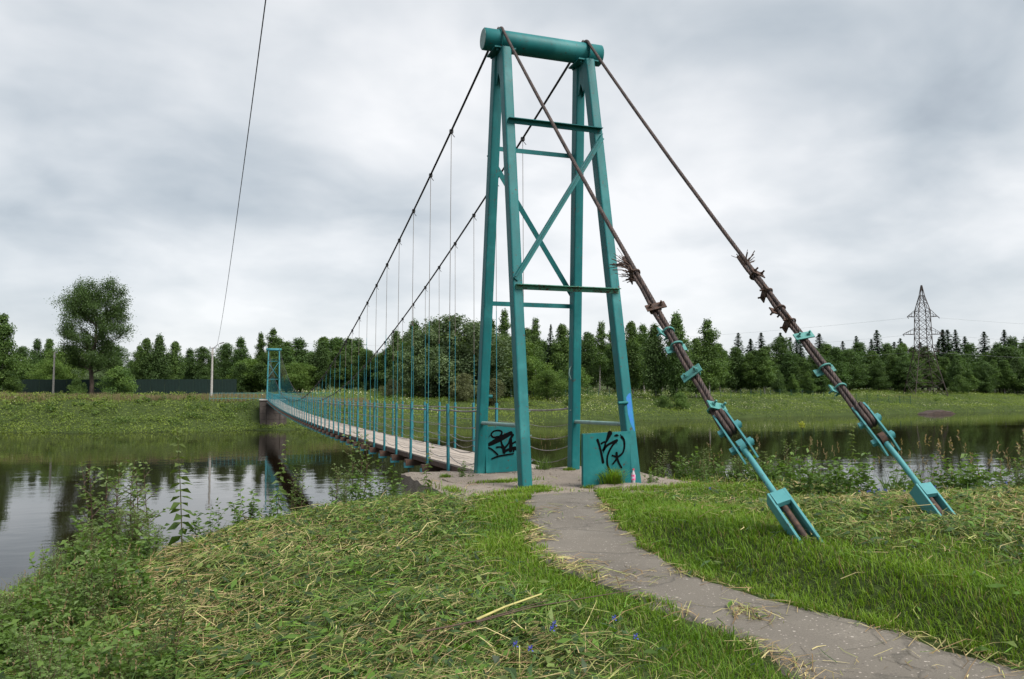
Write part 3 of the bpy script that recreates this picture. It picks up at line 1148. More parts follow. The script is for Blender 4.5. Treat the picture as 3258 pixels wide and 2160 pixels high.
CX = 0.85
clamp_me = (MB().box((0, 0, -0.005), (0.07, 0.10, 0.075)).tube([(-0.03, 0.03, 0.03), (0.03, 0.03, 0.03)], 0.03, 8)
            .tube([(0, 0, -0.03), (0.02, -0.05, -0.09), (0.055, -0.08, -0.15)], 0.008, 5)).mesh('hanger_clamp', M['dark_cable'])
hang_me_lo = cyl_between((0, 0, 0), (0, 0, 1), 0.0085, 6).mesh('hanger_rod', M['post'])
hang_me_hi = cyl_between((0, 0, 0), (0, 0, 1), 0.007, 6).mesh('hanger_wire', M['wire'])
for sx in (-1, 1):
    c_root = empty('main_cable', (sx * CX, 0, 8.1))
    side = 'left' if sx < 0 else 'right'
    tag(c_root, 'dark ' + side + '-hand suspension cable with thin vertical hangers over the river', 'suspension cable', 'suspension cables')
    ys3 = np.concatenate([np.arange(0.06, 30, 0.16), np.arange(30, SPAN - 0.3, 1.0), [SPAN - 0.3]])
    near_p = [(sx * CX, y, cable_z(y)) for y in ys3[ys3 < 30]] + [(sx * CX, 30, cable_z(30))]
    far_p = [(sx * CX, y, cable_z(y)) for y in ys3[ys3 >= 30]]
    over = [(sx * CX, 0.23 * math.cos(R(a_)), HT + 0.226 + 0.23 * math.sin(R(a_))) for a_ in range(135, 44, -15)]
    m1 = MB()
    m1.tube(near_p + far_p[1:], 0.024, 8)
    kid(m1.build('cable_rope', M['dark_cable']), c_root)
    for i, y in enumerate(POSTS):
        zc_, zt = cable_z(y), post_top(y)
        if zc_ - zt < 0.12:
            continue
        cl = link('clamp', clamp_me)
        cl.location = (sx * CX, y, zc_ - 0.015)
        kid(cl, c_root)
        split = min(zc_ - 0.04, 3.0 + rr_.uniform(-0.5, 0.6))
        h = link('hanger', hang_me_lo)
        h.location = (sx * 0.875, y, zt - 0.06)
        dx = sx * CX - sx * 0.875
        top = Vector((sx * CX, y, zc_ - 0.03))
        base = Vector((sx * 0.875, y, zt - 0.06))
        v_ = top - base
        f_ = min(1.0, (split - base.z) / v_.z)
        q_ = v_.to_track_quat('Z', 'Y')
        h.rotation_mode = 'QUATERNION'
        h.rotation_quaternion = q_
        h.scale = (1, 1, v_.length * f_)
        kid(h, c_root)
        if f_ < 0.999:
            h2 = link('hanger_wire', hang_me_hi)
            h2.location = base + v_ * f_
            h2.rotation_mode = 'QUATERNION'
            h2.rotation_quaternion = q_
            h2.scale = (1, 1, v_.length * (1 - f_))
            kid(h2, c_root)

# ------------------------------------------------------------------ backstays and ground anchors
CL = {  # side: start of plates, fork end, fray point, clamps (y, z, material, turn)
    -1: dict(p0=(-6.90, 1.30), p1=(-8.10, 0.33), fray=(-4.95, 3.24),
             clamps=[(-5.22, 2.98, 'rust', 110, 0), (-5.70, 2.57, 'rust', 20, 1), (-5.96, 2.31, 'clamp_teal', 150, 0), (-6.13, 2.09, 'clamp_teal', 195, 0), (-6.47, 1.80, 'clamp_teal', 55, 1), (-6.81, 1.40, 'clamp_teal', -15, 1)]),
    1: dict(p0=(-6.86, 1.36), p1=(-7.99, 0.27), fray=(-4.84, 3.37),
            clamps=[(-5.17, 3.10, 'rust', -20, 1), (-5.42, 2.88, 'rust', 105, 0), (-5.64, 2.66, 'rust', 165, 0), (-5.83, 2.46, 'rust', 100, 0), (-6.03, 2.26, 'clamp_teal', 15, 1), (-6.39, 1.84, 'clamp_teal', 205, 0), (-6.62, 1.63, 'clamp_teal', 160, 0)]),
}


def clamp_parts(c, t, turn, matname, parent):
    """flat saddle plate with a U-bolt round the ropes"""
    t = Vector(t).normalized()
    e1 = Vector((1, 0, 0))
    e2 = t.cross(e1)
    a = R(turn)
    ex = e1 * math.cos(a) + e2 * math.sin(a)      # along the plate
    en = -e1 * math.sin(a) + e2 * math.cos(a)      # plate normal (towards the nuts)
    c = Vector(c)
    m1 = MB()
    M3 = Matrix((ex, t, en)).transposed()
    m1.box(c + en * 0.05, (0.225, 0.095, 0.014), M3)
    pl = m1.build('clamp_plate', M[matname], parent)
    m2 = MB()
    r_ = 0.060
    pts = [c + ex * r_ + en * 0.115, c + ex * r_ + en * 0.0]
    pts += [c + ex * (r_ * math.cos(R(q))) - en * (0.02 + r_ * math.sin(R(q)) * 0.6) for q in range(0, 181, 30)]
    pts += [c - ex * r_ + en * 0.0, c - ex * r_ + en * 0.115]
    m2.tube(pts, 0.0115, 7)
    for s in (-1, 1):
        hexprism(m2, c + ex * r_ * s + en * 0.068, en, 0.021, 0.02)
        m2.box(c + ex * r_ * s + en * 0.0585, (0.055, 0.05, 0.004), M3 @ Matrix.Rotation(R(20 * s), 3, 'Z'))
    m2.build('u_bolt', M[matname], pl)


for sx in (-1, 1):
    D = CL[sx]
    X = sx * CX
    side = 'left' if sx < 0 else 'right'
    st = empty('backstay_cable', (X, 0, 8.1))
    tag(st, 'rusty twisted ' + side + '-hand backstay cable with clamps, from tower top to ground anchor', 'cable', 'backstay cables')
    top = Vector((X, -0.20, HT + 0.226 + 0.12))
    end = Vector((X, D['p0'][0] - 0.17, D['p0'][1] - 0.17))
    m1 = MB()
    path = []
    n_ = 330
    for i in range(n_ + 1):
        t_ = i / n_
        q = top.lerp(end, t_)
        q.z -= 0.16 * 4 * t_ * (1 - t_) * 0.6
        path.append(q)
    wrap = [Vector((X, 0.232 * math.cos(R(a_)), HT + 0.226 + 0.232 * math.sin(R(a_)))) for a_ in range(70, 148, 6)]
    full = wrap + path[1:]
    rope(m1, full, 0.0275, 0.30)
    kid(m1.build('cable_rope', M['cable']), st)
    # returned tail of the rope lying beside it, to the frayed end
    fy, fz = D['fray']
    tdir = (end - top).normalized()
    nrm = tdir.cross(Vector((1, 0, 0)))
    if nrm.z < 0:
        nrm = -nrm
    lo_i = [i for i, q in enumerate(path) if q.y < fy]
    for kk, (ox, on) in enumerate(((-0.030, -0.032),)):
        m2 = MB()
        pts = []
        for i in lo_i:
            f_ = (i - lo_i[0]) / len(lo_i)
            w = 1.0 + 0.15 * math.sin(f_ * 22 + kk)
            pts.append(path[i] + Vector((ox * w * (1 if sx < 0 else 1), 0, 0)) + nrm * on * w)
        if kk == 1:
            pts = pts[6:]
        rope(m2, pts, 0.025, 0.30, phase=1.0 + kk)
        kid(m2.build('cable_tail', M['cable']), st)
    # frayed wires
    fr_m = MB()
    base = path[lo_i[0] + 4] + Vector((-0.025, 0, 0)) - nrm * 0.03
    r3 = random.Random(40 + sx)
    for i in range(46 if sx < 0 else 26):
        ln = r3.uniform(0.08, 0.3) if sx < 0 else r3.uniform(0.05, 0.2)
        if sx < 0:
            d0 = (-tdir * 0.6 + Vector((-0.55, 0, 0)) * r3.uniform(0.0, 1.4) + nrm * r3.uniform(-0.35, 0.12)).normalized()
        else:
            d0 = (-tdir * 0.4 + Vector((r3.uniform(-0.4, 1.0), 0, 0)) + nrm * r3.uniform(-0.3, 0.9)).normalized()
        j = Vector((r3.uniform(-1, 1), r3.uniform(-1, 1), r3.uniform(-1, 1)))
        b0 = base + tdir * r3.uniform(-0.02, 0.35 if sx < 0 else 0.12) + j * 0.02
        fr_m.tube([b0, b0 + d0 * ln * 0.5 + j * 0.012, b0 + d0 * ln + j * 0.045 + Vector((0, 0, -0.02))], 0.0035 if i % 3 else 0.006, 4)
    o = kid(fr_m.build('frayed_end', M['rust']), st)
    for (cy_, cz_, mt, turn, pl_) in D['clamps']:
        i = min(lo_i, key=lambda q: abs(path[q].y - cy_))
        c = path[i] + Vector((-0.015, 0, 0)) - nrm * 0.016
        # parts are made in world coordinates, then parented
        tmp = []
        t_ = tdir
        before = set(COL.objects)
        clamp_parts(c, t_, turn, mt, None)
        for ob in set(COL.objects) - before:
            if ob.parent is None:
                kid(ob, st)
    # ---- anchor
    an = empty('ground_anchor', (X, D['p1'][0], D['p1'][1] - 0.05))
    tag(an, ('turquoise steel fork anchor and eye rod holding the ' + side + '-hand backstay, nearer the path') if sx < 0 else 'turquoise steel fork anchor and eye rod holding the right-hand backstay, farther from the path', 'cable anchor', 'ground anchors')
    a0 = Vector((X, *D['p0']))
    a1 = Vector((X, *D['p1']))
    ax = (a1 - a0).normalized()
    exx = Vector((1, 0, 0))
    en = exx.cross(ax)
    if en.z < 0:
        en = -en
    LA = (a1 - a0).length

    def twist(deg):
        global TX, TN
        TX = exx * math.cos(R(deg)) + en * math.sin(R(deg))
        TN = -exx * math.sin(R(deg)) + en * math.cos(R(deg))

    def W_(along, x, n):
        return a0 + ax * along + TX * x + TN * n
    twist(40)

    def put(mbx, name, mat, par=an):
        o_ = mbx.build(name, mat)
        if par is an:
            kid(o_, an)
        else:
            o_.parent = par
        return o_
    for s in (-1, 1):
        m_ = MB()
        prof = [(-0.03, -0.035), (-0.03, 0.02), (0.06, 0.058), (0.50, 0.058), (0.62, 0.0), (0.60, -0.04), (0.50, -0.058), (0.05, -0.058)]
        V = [W_(l, s * 0.062 + dx, n_) for dx in (-0.008, 0.008) for l, n_ in prof]
        n8 = len(prof)
        m_.add(V, [tuple(range(n8)), tuple(range(n8, 2 * n8))[::-1]] + [(i, (i + 1) % n8, n8 + (i + 1) % n8, n8 + i)[::-1] for i in range(n8)])
        put(m_, 'side_plate', M['anchor'])
    for l in (0.19, 0.43):
        m_ = MB()
        m_.tube([W_(l, -0.12, 0), W_(l, 0.12, 0)], 0.021, 12)
        hexprism(m_, W_(l, -0.095, 0), TX, 0.038, 0.045)
        m_.tube([W_(l, 0.071, 0), W_(l, 0.108, 0)], 0.042, 14)
        m_.tube([W_(l, -0.077, 0), W_(l, -0.071, 0)], 0.046, 14)
        put(m_, 'bolt', M['anchor'])
    # rope thimble round the upper bolt
    m_ = MB()
    for dx in (-0.022, 0.022):
        pts = [W_(-0.02, dx, 0.052)] + [W_(0.19 + 0.052 * math.sin(R(q)), dx, 0.052 * math.cos(R(q))) for q in range(0, 181, 20)] + [W_(-0.02, dx, -0.052)]
        rope(m_, [pts[0].lerp(pts[1], i / 10) for i in range(10)] + pts[1:-1] + [pts[-2].lerp(pts[-1], i / 10) for i in range(1, 11)], 0.024, 0.3)
    put(m_, 'rope_thimble', M['cable'])
    # eye and rod
    m_ = MB()
    ringo = []
    eye = MB()
    nr_ = 22
    V, F = [], []
    for i in range(nr_):
        q = 2 * math.pi * i / nr_
        for rr3, dx in ((0.024, -0.036), (0.066, -0.030), (0.066, 0.030), (0.024, 0.036)):
            V.append(W_(0.43 + rr3 * math.cos(q), dx, rr3 * math.sin(q)))
    for i in range(nr_):
        for k_ in range(4):
            F.append((i * 4 + k_, i * 4 + (k_ + 1) % 4, ((i + 1) % nr_) * 4 + (k_ + 1) % 4, ((i + 1) % nr_) * 4 + k_))
    eye.add(V, F)
    put(eye, 'eye', M['anchor'] if sx < 0 else M['rust'])
    m_.tube([W_(0.49, 0, 0), W_(0.56, 0, 0), W_(1.06, 0, 0)], [0.032, 0.027, 0.027], 16)
    put(m_, 'rod', M['anchor'])
    # fork
    f0 = 1.05
    twist(24 if sx < 0 else 6)
    M3 = Matrix((TX, TN, ax)).transposed()
    m_ = MB()
    V = []
    prof = [(f0, -0.062), (f0 - 0.01, 0.0), (f0, 0.064), (f0 + 0.13, 0.070), (f0 + 0.14, 0.03), (f0 + 0.10, 0.0), (f0 + 0.14, -0.03), (f0 + 0.13, -0.068)]
    for dx in (-0.0612, 0.0612):
        V += [W_(l, dx, n_) for l, n_ in prof]
    n8 = len(prof)
    m_.add(V, [tuple(range(n8)), tuple(range(n8, 2 * n8))[::-1]] + [(i, (i + 1) % n8, n8 + (i + 1) % n8, n8 + i)[::-1] for i in range(n8)])
    put(m_, 'fork_head', M['anchor'])
    for s in (-1, 1):
        m_ = MB()
        Lf = 0.82
        m_.box(W_(f0 - 0.005 + Lf / 2, s * 0.0735, -0.010), (0.024, 0.14, Lf), M3, 0.004)
        put(m_, 'fork_arm', M['anchor'])
    m_ = MB().tube([W_(f0 + 0.1, 0, 0.0), W_(f0 + 0.8, 0, 0)], 0.03, 12)
    put(m_, 'threaded_rod', M['rust'])

# ------------------------------------------------------------------ vegetation builders
def unit(v):
    return v / np.maximum(np.linalg.norm(v, axis=-1, keepdims=True), 1e-9)


def leaf_quads(P, Nn, size, aspect=0.6, g=None, droop=None):
    """diamond leaf clumps at P with normals Nn"""
    g = g or rng
    n = len(P)
    r = unit(g.normal(size=(n, 3)))
    if droop is not None:
        r = unit(r * (1 - droop) + np.array([0, 0, -1.0]) * droop)
    a = unit(r - Nn * np.sum(r * Nn, -1, keepdims=True))
    b = np.cross(Nn, a)
    s = np.asarray(size).reshape(-1, 1) * np.ones((n, 1))
    k = 0.15 * g.normal(size=(n, 1))
    V = np.stack([P - a * s * 0.5, P + b * s * 0.5 * aspect + a * s * k, P + a * s * 0.5, P - b * s * 0.5 * aspect + a * s * k + Nn * s * 0.12], 1)
    F = np.arange(4 * n).reshape(n, 4)
    return V.reshape(-1, 3), F


def crown_broad(seed, H, z0, prof, nclump, per, leaf, c_lo, c_hi, rc=(0.10, 0.17), flat=0.75, droop=None, shell=0.55):
    """crown as many leaf clumps. prof(u)-> radius at crown height u in 0..1"""
    g = np.random.default_rng(seed)
    CH = H - z0
    cs, rs = [], []
    tries = 0
    while len(cs) < nclump and tries < 5000:
        tries += 1
        u = g.uniform(0, 1) ** 0.85
        an = g.uniform(0, 2 * math.pi)
        rad = prof(u) * (0.98 + 0.24 * math.sin(2 * an + seed + 5 * u) + 0.16 * math.sin(3 * an + 2.3 * seed - 9 * u))
        q = rad * (shell + (1 - shell) * g.uniform()) if g.uniform() < 0.72 else rad * g.uniform(0, shell)
        rr4 = CH * g.uniform(*rc) * (0.6 + 0.5 * rad / max(prof(0.4), 1e-3))
        q = max(0, q - rr4 * 0.5)
        cs.append((q * math.cos(an), q * math.sin(an), z0 + u * CH * 0.97))
        rs.append(rr4)
    cs, rs = np.array(cs), np.array(rs)
    Vs, Fs, Cs, off = [], [], [], 0
    for c, r_ in zip(cs, rs):
        m = int(1.75 * per * (r_ / rs.mean()) ** 2)
        d = unit(g.normal(size=(m, 3)))
        rad = g.uniform(0.35, 1.0, (m, 1)) ** 0.6
        P = c + d * rad * r_ * np.array([1, 1, flat])
        # ragged spray at the rim
        P += g.normal(size=(m, 3)) * r_ * 0.12
        Nn = unit(d * 0.55 + np.array([0, 0, 0.45]) + g.normal(size=(m, 3)) * 0.45)
        V, F = leaf_quads(P, Nn, 0.74 * leaf * g.uniform(0.6, 1.35, m), g=g, droop=droop)
        cb = g.uniform(0, 1)
        t = np.clip(cb * 0.7 + g.uniform(-0.25, 0.45, (m, 1)), 0, 1)
        col = np.array(c_lo) * (1 - t) + np.array(c_hi) * t
        col = col * g.uniform(0.85, 1.15, (m, 1))
        Vs.append(V)
        Fs.append(F + off)
        Cs.append(np.repeat(col, 4, 0))
        off += len(V)
    return np.concatenate(Vs), np.concatenate(Fs), np.concatenate(Cs), cs, rs


def trunk_mesh(seed, H, z0, r0, cs, mat, limbs=16, top=0.9, lean=0.02):
    g = random.Random(seed)
    mbx = MB()
    ax = [Vector((lean * H * (i / 7) ** 2 * g.uniform(0.5, 1), lean * H * 0.5 * math.sin(i), H * top * i / 7 - 0.4 * (i == 0))) for i in range(8)]
    rs = [r0 * (1.25 if i == 0 else (1 - 0.88 * i / 7)) for i in range(8)]
    mbx.tube(ax, rs, 8)
    idxs = list(range(len(cs)))
    g.shuffle(idxs)
    for i in idxs[:limbs]:
        c = Vector(cs[i])
        zb = max(z0 * 0.7, c.z - math.hypot(c.x, c.y) * g.uniform(0.7, 1.2))
        t = min(0.97, max(0.05, zb / (H * top)))
        f = t * 7
        k = int(min(6, f))
        b = ax[k].lerp(ax[k + 1], f - k)
        rb = r0 * (1 - 0.88 * t) * 0.5
        mid = b.lerp(c, 0.5) + Vector((0, 0, 0.08 * (c - b).length))
        mbx.tube([b, mid, c], [rb, rb * 0.6, rb * 0.15], 5)
    return mbx.mesh('trunk', mat)


def spruce(seed, H, rb, c_lo, c_hi):
    g = np.random.default_rng(seed)
    P, Nn, S, C_ = [], [], [], []
    nl = int(H / 0.36)
    for i in range(nl):
        u = i / (nl - 1)
        z = H * (0.10 + 0.90 * u)
        rad = rb * (1 - u) ** 0.85 * g.uniform(0.75, 1.15) + 0.12
        nb = int(8 + 6 * (1 - u))
        a0 = g.uniform(0, 6.28)
        for b in range(nb):
            an = a0 + 2 * math.pi * b / nb + g.uniform(-0.2, 0.2)
            L_ = rad * g.uniform(0.7, 1.12)
            k = max(2, int(L_ / 0.38))
            t = (np.arange(k) + g.uniform(0.2, 0.9, k)) / k
            x = np.cos(an) * L_ * t
            y = np.sin(an) * L_ * t
            zz = z - 0.32 * L_ * t + 0.12 * L_ * t * t + g.normal(size=k) * 0.05
            P.append(np.stack([x, y, zz], -1))
            nn = np.stack([np.cos(an) * 0.35 * np.ones(k), np.sin(an) * 0.35 * np.ones(k), np.ones(k)], -1) + g.normal(size=(k, 3)) * 0.35
            Nn.append(nn)
            S.append(np.full(k, 0.85) * g.uniform(0.7, 1.2, k) * (0.55 + 0.45 * (1 - u)))
            tt = np.clip(t[:, None] * 0.7 + g.uniform(-0.2, 0.3, (k, 1)), 0, 1)
            C_.append(np.array(c_lo) * (1 - tt) + np.array(c_hi) * tt)
    P, Nn, S, C_ = np.concatenate(P), unit(np.concatenate(Nn)), np.concatenate(S), np.concatenate(C_)
    V, F = leaf_quads(P, Nn, S, 0.85, g)
    return V, F, np.repeat(C_, 4, 0)


def prof_oval(w, peak=0.4):
    def f(u):
        x = (u - peak) / (1 - peak) if u > peak else (peak - u) / (peak + 0.12)
        return w * math.sqrt(max(0.02, 1 - x * x))
    return f


def prof_birch(w):
    return lambda u: w * min(1.0, (u + 0.10) / 0.34) * max(0.0, 1 - u) ** 0.62 + 0.12


def prof_cone(w):
    return lambda u: w * (0.35 + 0.65 * min(1, u / 0.18)) * (1 - max(0, u - 0.18) / 0.86) ** 0.75 + 0.15


G1, G2 = (0.044, 0.088, 0.022), (0.130, 0.205, 0.050)     # mid green
D1, D2 = (0.034, 0.068, 0.020), (0.094, 0.155, 0.042)     # darker green
Y1, Y2 = (0.060, 0.115, 0.022), (0.150, 0.225, 0.050)     # light willow green
S1, S2 = (0.058, 0.095, 0.040), (0.145, 0.195, 0.095)      # grey willow
K1, K2 = (0.014, 0.032, 0.017), (0.040, 0.072, 0.034)     # spruce

PROTO = {}


def proto(key, maker, tk):
    V, F, C_, cs = maker[0], maker[1], maker[2], maker[3]
    PROTO[key] = (np_mesh('crown', V, F, M['leaf'], C_), tk)


def add_broad(key, seed, H, z0, prof, ncl, per, leaf, cl, ch, r0, bark, droop=None, limbs=14, rc=(0.10, 0.17), flat=0.75):
    V, F, C_, cs, rs = crown_broad(seed, H, z0, prof, ncl, per, leaf, cl, ch, rc=rc, droop=droop, flat=flat)
    PROTO[key] = (np_mesh('crown', V, F, M['leaf'], C_), trunk_mesh(seed, H, z0, r0, cs, bark, limbs), H)


SM = (0.055, 0.105)
add_broad('birch_a', 1, 16, 2.6, prof_birch(3.9), 120, 58, 0.44, G1, G2, 0.17, M['birchbark'], rc=SM)
add_broad('birch_b', 2, 16, 3.0, prof_birch(3.4), 110, 58, 0.42, G1, (0.125, 0.195, 0.05), 0.15, M['birchbark'], rc=SM)
add_broad('birch_c', 3, 16, 2.2, prof_birch(4.3), 125, 58, 0.46, D1, G2, 0.18, M['birchbark'], rc=SM)
add_broad('aspen_a', 4, 16, 1.4, prof_oval(4.2, 0.36), 130, 60, 0.46, D1, D2, 0.22, M['bark'], rc=SM)
add_broad('aspen_b', 5, 16, 1.8, prof_birch(4.2), 125, 60, 0.44, D1, (0.085, 0.15, 0.040), 0.2, M['bark'], rc=(0.06, 0.12))
add_broad('weeping', 6, 16, 1.6, prof_birch(4.2), 125, 60, 0.50, G1, (0.105, 0.165, 0.055), 0.2, M['birchbark'], droop=0.75, flat=1.6, rc=SM)
add_broad('willow_a', 7, 10, 0.6, prof_oval(5.2, 0.45), 120, 80, 0.36, S1, S2, 0.3, M['bark'], rc=(0.08, 0.15))
add_broad('willow_b', 8, 10, 0.4, prof_oval(5.0, 0.42), 115, 80, 0.36, Y1, Y2, 0.3, M['bark'], rc=(0.08, 0.16))
add_broad('bush', 9, 6, 0.1, prof_oval(3.2, 0.38), 80, 70, 0.30, G1, G2, 0.12, M['bark'], rc=(0.10, 0.18))
add_broad('thin', 10, 16, 5.0, prof_cone(2.4), 70, 45, 0.40, D1, G2, 0.16, M['birchbark'], rc=SM)
add_broad('pale_bush', 12, 6, 0.1, prof_oval(3.0, 0.38), 80, 70, 0.30, (0.075, 0.085, 0.04), (0.16, 0.175, 0.08), 0.12, M['bark'], rc=(0.10, 0.18))
for i_ in range(3):
    V_, F_, C__ = spruce(20 + i_, 18, 3.0 + 0.4 * i_, K1, K2)
    tkm = MB().tube([(0, 0, -0.4), (0, 0, 9), (0, 0, 17.6)], [0.24, 0.15, 0.03], 8).mesh('trunk', M['bark'])
    PROTO['spruce_%s' % 'abc'[i_]] = (np_mesh('crown', V_, F_, M['leaf'], C__), tkm, 18)

trees = 0


def tree(key, name, x, y, H, label, group=None, cat='tree', wide=1.0, dz=0.0, rz=None):
    global trees
    crown, tk, h0 = PROTO[key]
    z = float(height(np.array([x]), np.array([y]))[0]) + dz
    s = H / h0
    t = empty(name, (x, y, z - 0.1), rr_.uniform(0, 6.28) if rz is None else rz)
    t.scale = (s * wide * rr_.uniform(0.88, 1.12), s * wide, s)
    t.rotation_euler = (rr_.uniform(-0.035, 0.035), rr_.uniform(-0.035, 0.035), t.rotation_euler[2])
    tag(t, label, cat, group)
    link('crown', crown, t)
    link('trunk', tk, t)
    trees += 1
    return t


# ------------------------------------------------------------------ the wood on the far bank
def cam_ray(dx, depth):
    """world x, y of something seen at photo column dx (0..2365) at a given depth"""
    yaw = R(18.92)
    lat = (dx - 1182.5) / 1839.5
    return CAM[0] + depth * (math.sin(yaw) + lat * math.cos(yaw)), CAM[1] + depth * (math.cos(yaw) - lat * math.sin(yaw))


def H_at(dtop, depth, zb=0.6):
    """tree height whose top shows at photo row dtop"""
    return CAM[2] + (900 - dtop) / 1839.5 * depth - zb


tr = random.Random(77)


def zone(dx_):
    return ('near the left backstay' if dx_ < 1700 else 'seen between the two backstays' if dx_ < 1870 else 'between the right backstay and the pylon' if dx_ < 2100 else 'right of the pylon')


def zone_m(dx_):
    return ('left of the drooping birches' if dx_ < 900 else 'behind the grey willows' if dx_ < 1130 else 'seen between the tower legs')


def zone_l(dx_):
    return ('left of the lone tall tree' if dx_ < 200 else 'behind the green fence' if dx_ < 480 else 'between the lamp pole and the far tower')
# right-hand wood: back row of spruces, then two rows of birches
LBL_SP = 'dark spruce spire rising behind the birch wood on the right'
LBL_B1 = 'birch in the front row of the right-hand wood'
LBL_B2 = 'birch in the back rows of the right-hand wood'
skyline = {1500: 790, 1640: 790, 1760: 785, 1900: 775, 2050: 780, 2200: 778, 2365: 762, 2600: 760}


def sky_row(dx):
    ks = sorted(skyline)
    return float(np.interp(dx, ks, [skyline[q] for q in ks]))


dx = 1640
while dx < 2560:
    dep = tr.uniform(296, 320) + 42 * float(sstep(1850, 2020, np.array(dx)))
    x, y = cam_ray(dx, dep)
    tree('spruce_' + tr.choice('abc'), 'spruce_tree', x, y, H_at(sky_row(dx) - 4 + tr.uniform(-16, 16), dep, 1.5), LBL_SP.replace('on the right', zone(dx)), 'spruces behind the birches', wide=tr.uniform(1.6, 2.1))
    dx += tr.choice([15, 20, 28, 36, 46])
for row, (dep0, top, lab, step) in enumerate(((268, 794, LBL_B2, 32), (252, 806, LBL_B2, 32), (236, 818, LBL_B1, 30))):
    dx = 1420 + row * 13
    while dx < 2560:
        dep = dep0 + tr.uniform(-5, 5)
        dep += 48 * float(sstep(1850, 2020, np.array(dx)))
        x, y = cam_ray(dx, dep)
        key = tr.choice(['birch_a', 'birch_b', 'birch_c', 'aspen_a', 'aspen_b', 'weeping'])
        tree(key, 'birch_tree', x, y, H_at(top + tr.uniform(-20, 34), dep, 0.8), lab + ', ' + zone(dx), 'birch wood on the right', wide=tr.uniform(1.3, 1.75))
        dx += step * tr.uniform(0.75, 1.3)
# right edge bush by the pylon foot, low shrubs along the front of the wood
for dx_, dtop, dep, key, lab in (
        (2275, 832, 282, 'aspen_a', 'rounded dark broadleaf tree right of the pylon foot'),
        (2215, 862, 275, 'bush', 'low bush right of the pylon foot'),
        (1560, 712, 190, 'weeping', 'tall weeping birch behind the left backstay'),
        (1515, 742, 192, 'weeping', 'weeping birch just left of the tallest weeping birch'),
        (1607, 770, 200, 'birch_c', 'broad birch between the weeping birch and the slim pointed birch'),
        (1636, 724, 200, 'birch_a', 'slim pointed birch standing above the wood between the backstays'),
        (1462, 735, 212, 'birch_c', 'dense birch seen just right of the near tower'),
        (1488, 748, 222, 'birch_a', 'tall birch behind the dense birch right of the tower'),
        (1385, 742, 215, 'thin', 'thin-topped birch between the right-hand tower legs'),
        (1420, 762, 225, 'aspen_b', 'dark tree behind the front right tower leg'),
        (1355, 770, 230, 'aspen_a', 'dark tree framed low between the right tower legs'),
        (1330, 764, 236, 'aspen_b', 'far dark tree behind the back right tower leg'),
        (1300, 752, 225, 'birch_c', 'pointed dark tree left of the back right tower leg'),
        (1268, 756, 232, 'spruce_a', 'single dark spruce between the left and right tower legs'),
        (1236, 738, 222, 'thin', 'wispy pointed birch right of the front left tower leg'),
        (1215, 762, 230, 'aspen_a', 'dark rounded tree behind the front left tower leg'),
        (1160, 718, 215, 'thin', 'tall wispy birch between the two left tower legs'),
        (1128, 742, 226, 'aspen_b', 'dark tree behind the back left tower leg'),
        (1262, 838, 176, 'willow_b', 'small light green round willow between the tower legs'),
        (1175, 770, 186, 'willow_b', 'bright green willow seen between the left tower legs'),
        (1225, 812, 184, 'willow_b', 'yellow-green willow right of the front left tower leg'),
        (1100, 736, 178, 'willow_a', 'large grey-green willow just left of the near tower'),
        (1040, 722, 182, 'willow_a', 'tallest grey-green willow behind the long hangers'),
        (985, 762, 178, 'willow_a', 'grey willow at the left end of the willow clump'),
        (1010, 738, 200, 'aspen_a', 'dark tree peeping out behind the grey willows'),
        (955, 742, 188, 'weeping', 'weeping birch left of the grey willows'),
        (915, 768, 196, 'weeping', 'smaller drooping birch among the hangers'),
        (925, 790, 206, 'aspen_b', 'dark tree behind the drooping birches'),
        (1320, 830, 190, 'bush', 'round bush low behind the back right tower leg'),
        (1070, 850, 166, 'pale_bush', 'low olive-coloured bush under the grey willows'),
        (1140, 852, 166, 'pale_bush', 'olive-coloured bush seen between the left tower legs'),
        (905, 868, 172, 'pale_bush', 'small olive bush left of the drooping birch'),
        (1325, 878, 166, 'bush', 'small dark bush on the grass beside the back right leg'),
        (1570, 868, 178, 'bush', 'dark leafy bush under the tall weeping birch'),
        (1530, 880, 178, 'bush', 'low bush left of the bush under the weeping birch')):
    x, y = cam_ray(dx_, dep)
    tree(key, 'willow_tree' if 'willow' in key else ('bush' if 'bush' in key else ('spruce_tree' if 'spruce' in key else 'broadleaf_tree')), x, y, H_at(dtop, dep, 0.4), lab, cat='bush' if 'bush' in key else 'tree',
         wide=1.25 if 'willow' in key else (1.1 if 'bush' in key else 1.05))
# centre back rows behind the willows and the bridge
LBL_C = 'dark tree in the back row of the middle wood'
dx = 640
while dx < 1470:
    dep = tr.uniform(236, 262)
    x, y = cam_ray(dx, dep)
    top = 792 if dx < 900 else (778 if dx < 1000 else 775)
    tree(tr.choice(['aspen_a', 'aspen_b', 'birch_c', 'weeping', 'birch_a']), 'broadleaf_tree', x, y, H_at(top + tr.uniform(-14, 26), dep, 0.9), LBL_C + ', ' + zone_m(dx), 'back row of the middle wood', wide=tr.uniform(1.4, 1.9))
    dx += tr.uniform(20, 34)
LBL_F = 'green tree in the front row'
dx = 560
while dx < 930:
    dep = tr.uniform(196, 214)
    x, y = cam_ray(dx, dep)
    tree(tr.choice(['aspen_a', 'aspen_b', 'birch_c', 'birch_a', 'weeping', 'willow_b']), 'broadleaf_tree', x, y, H_at(800 + tr.uniform(-8, 40), dep, 0.6), LBL_F + (', left of the far tower' if dx < 650 else ', just right of the far tower' if dx < 770 else ', behind the hangers'), 'front row behind the far bridge end', wide=tr.uniform(1.35, 1.8))
    dx += tr.uniform(22, 34)
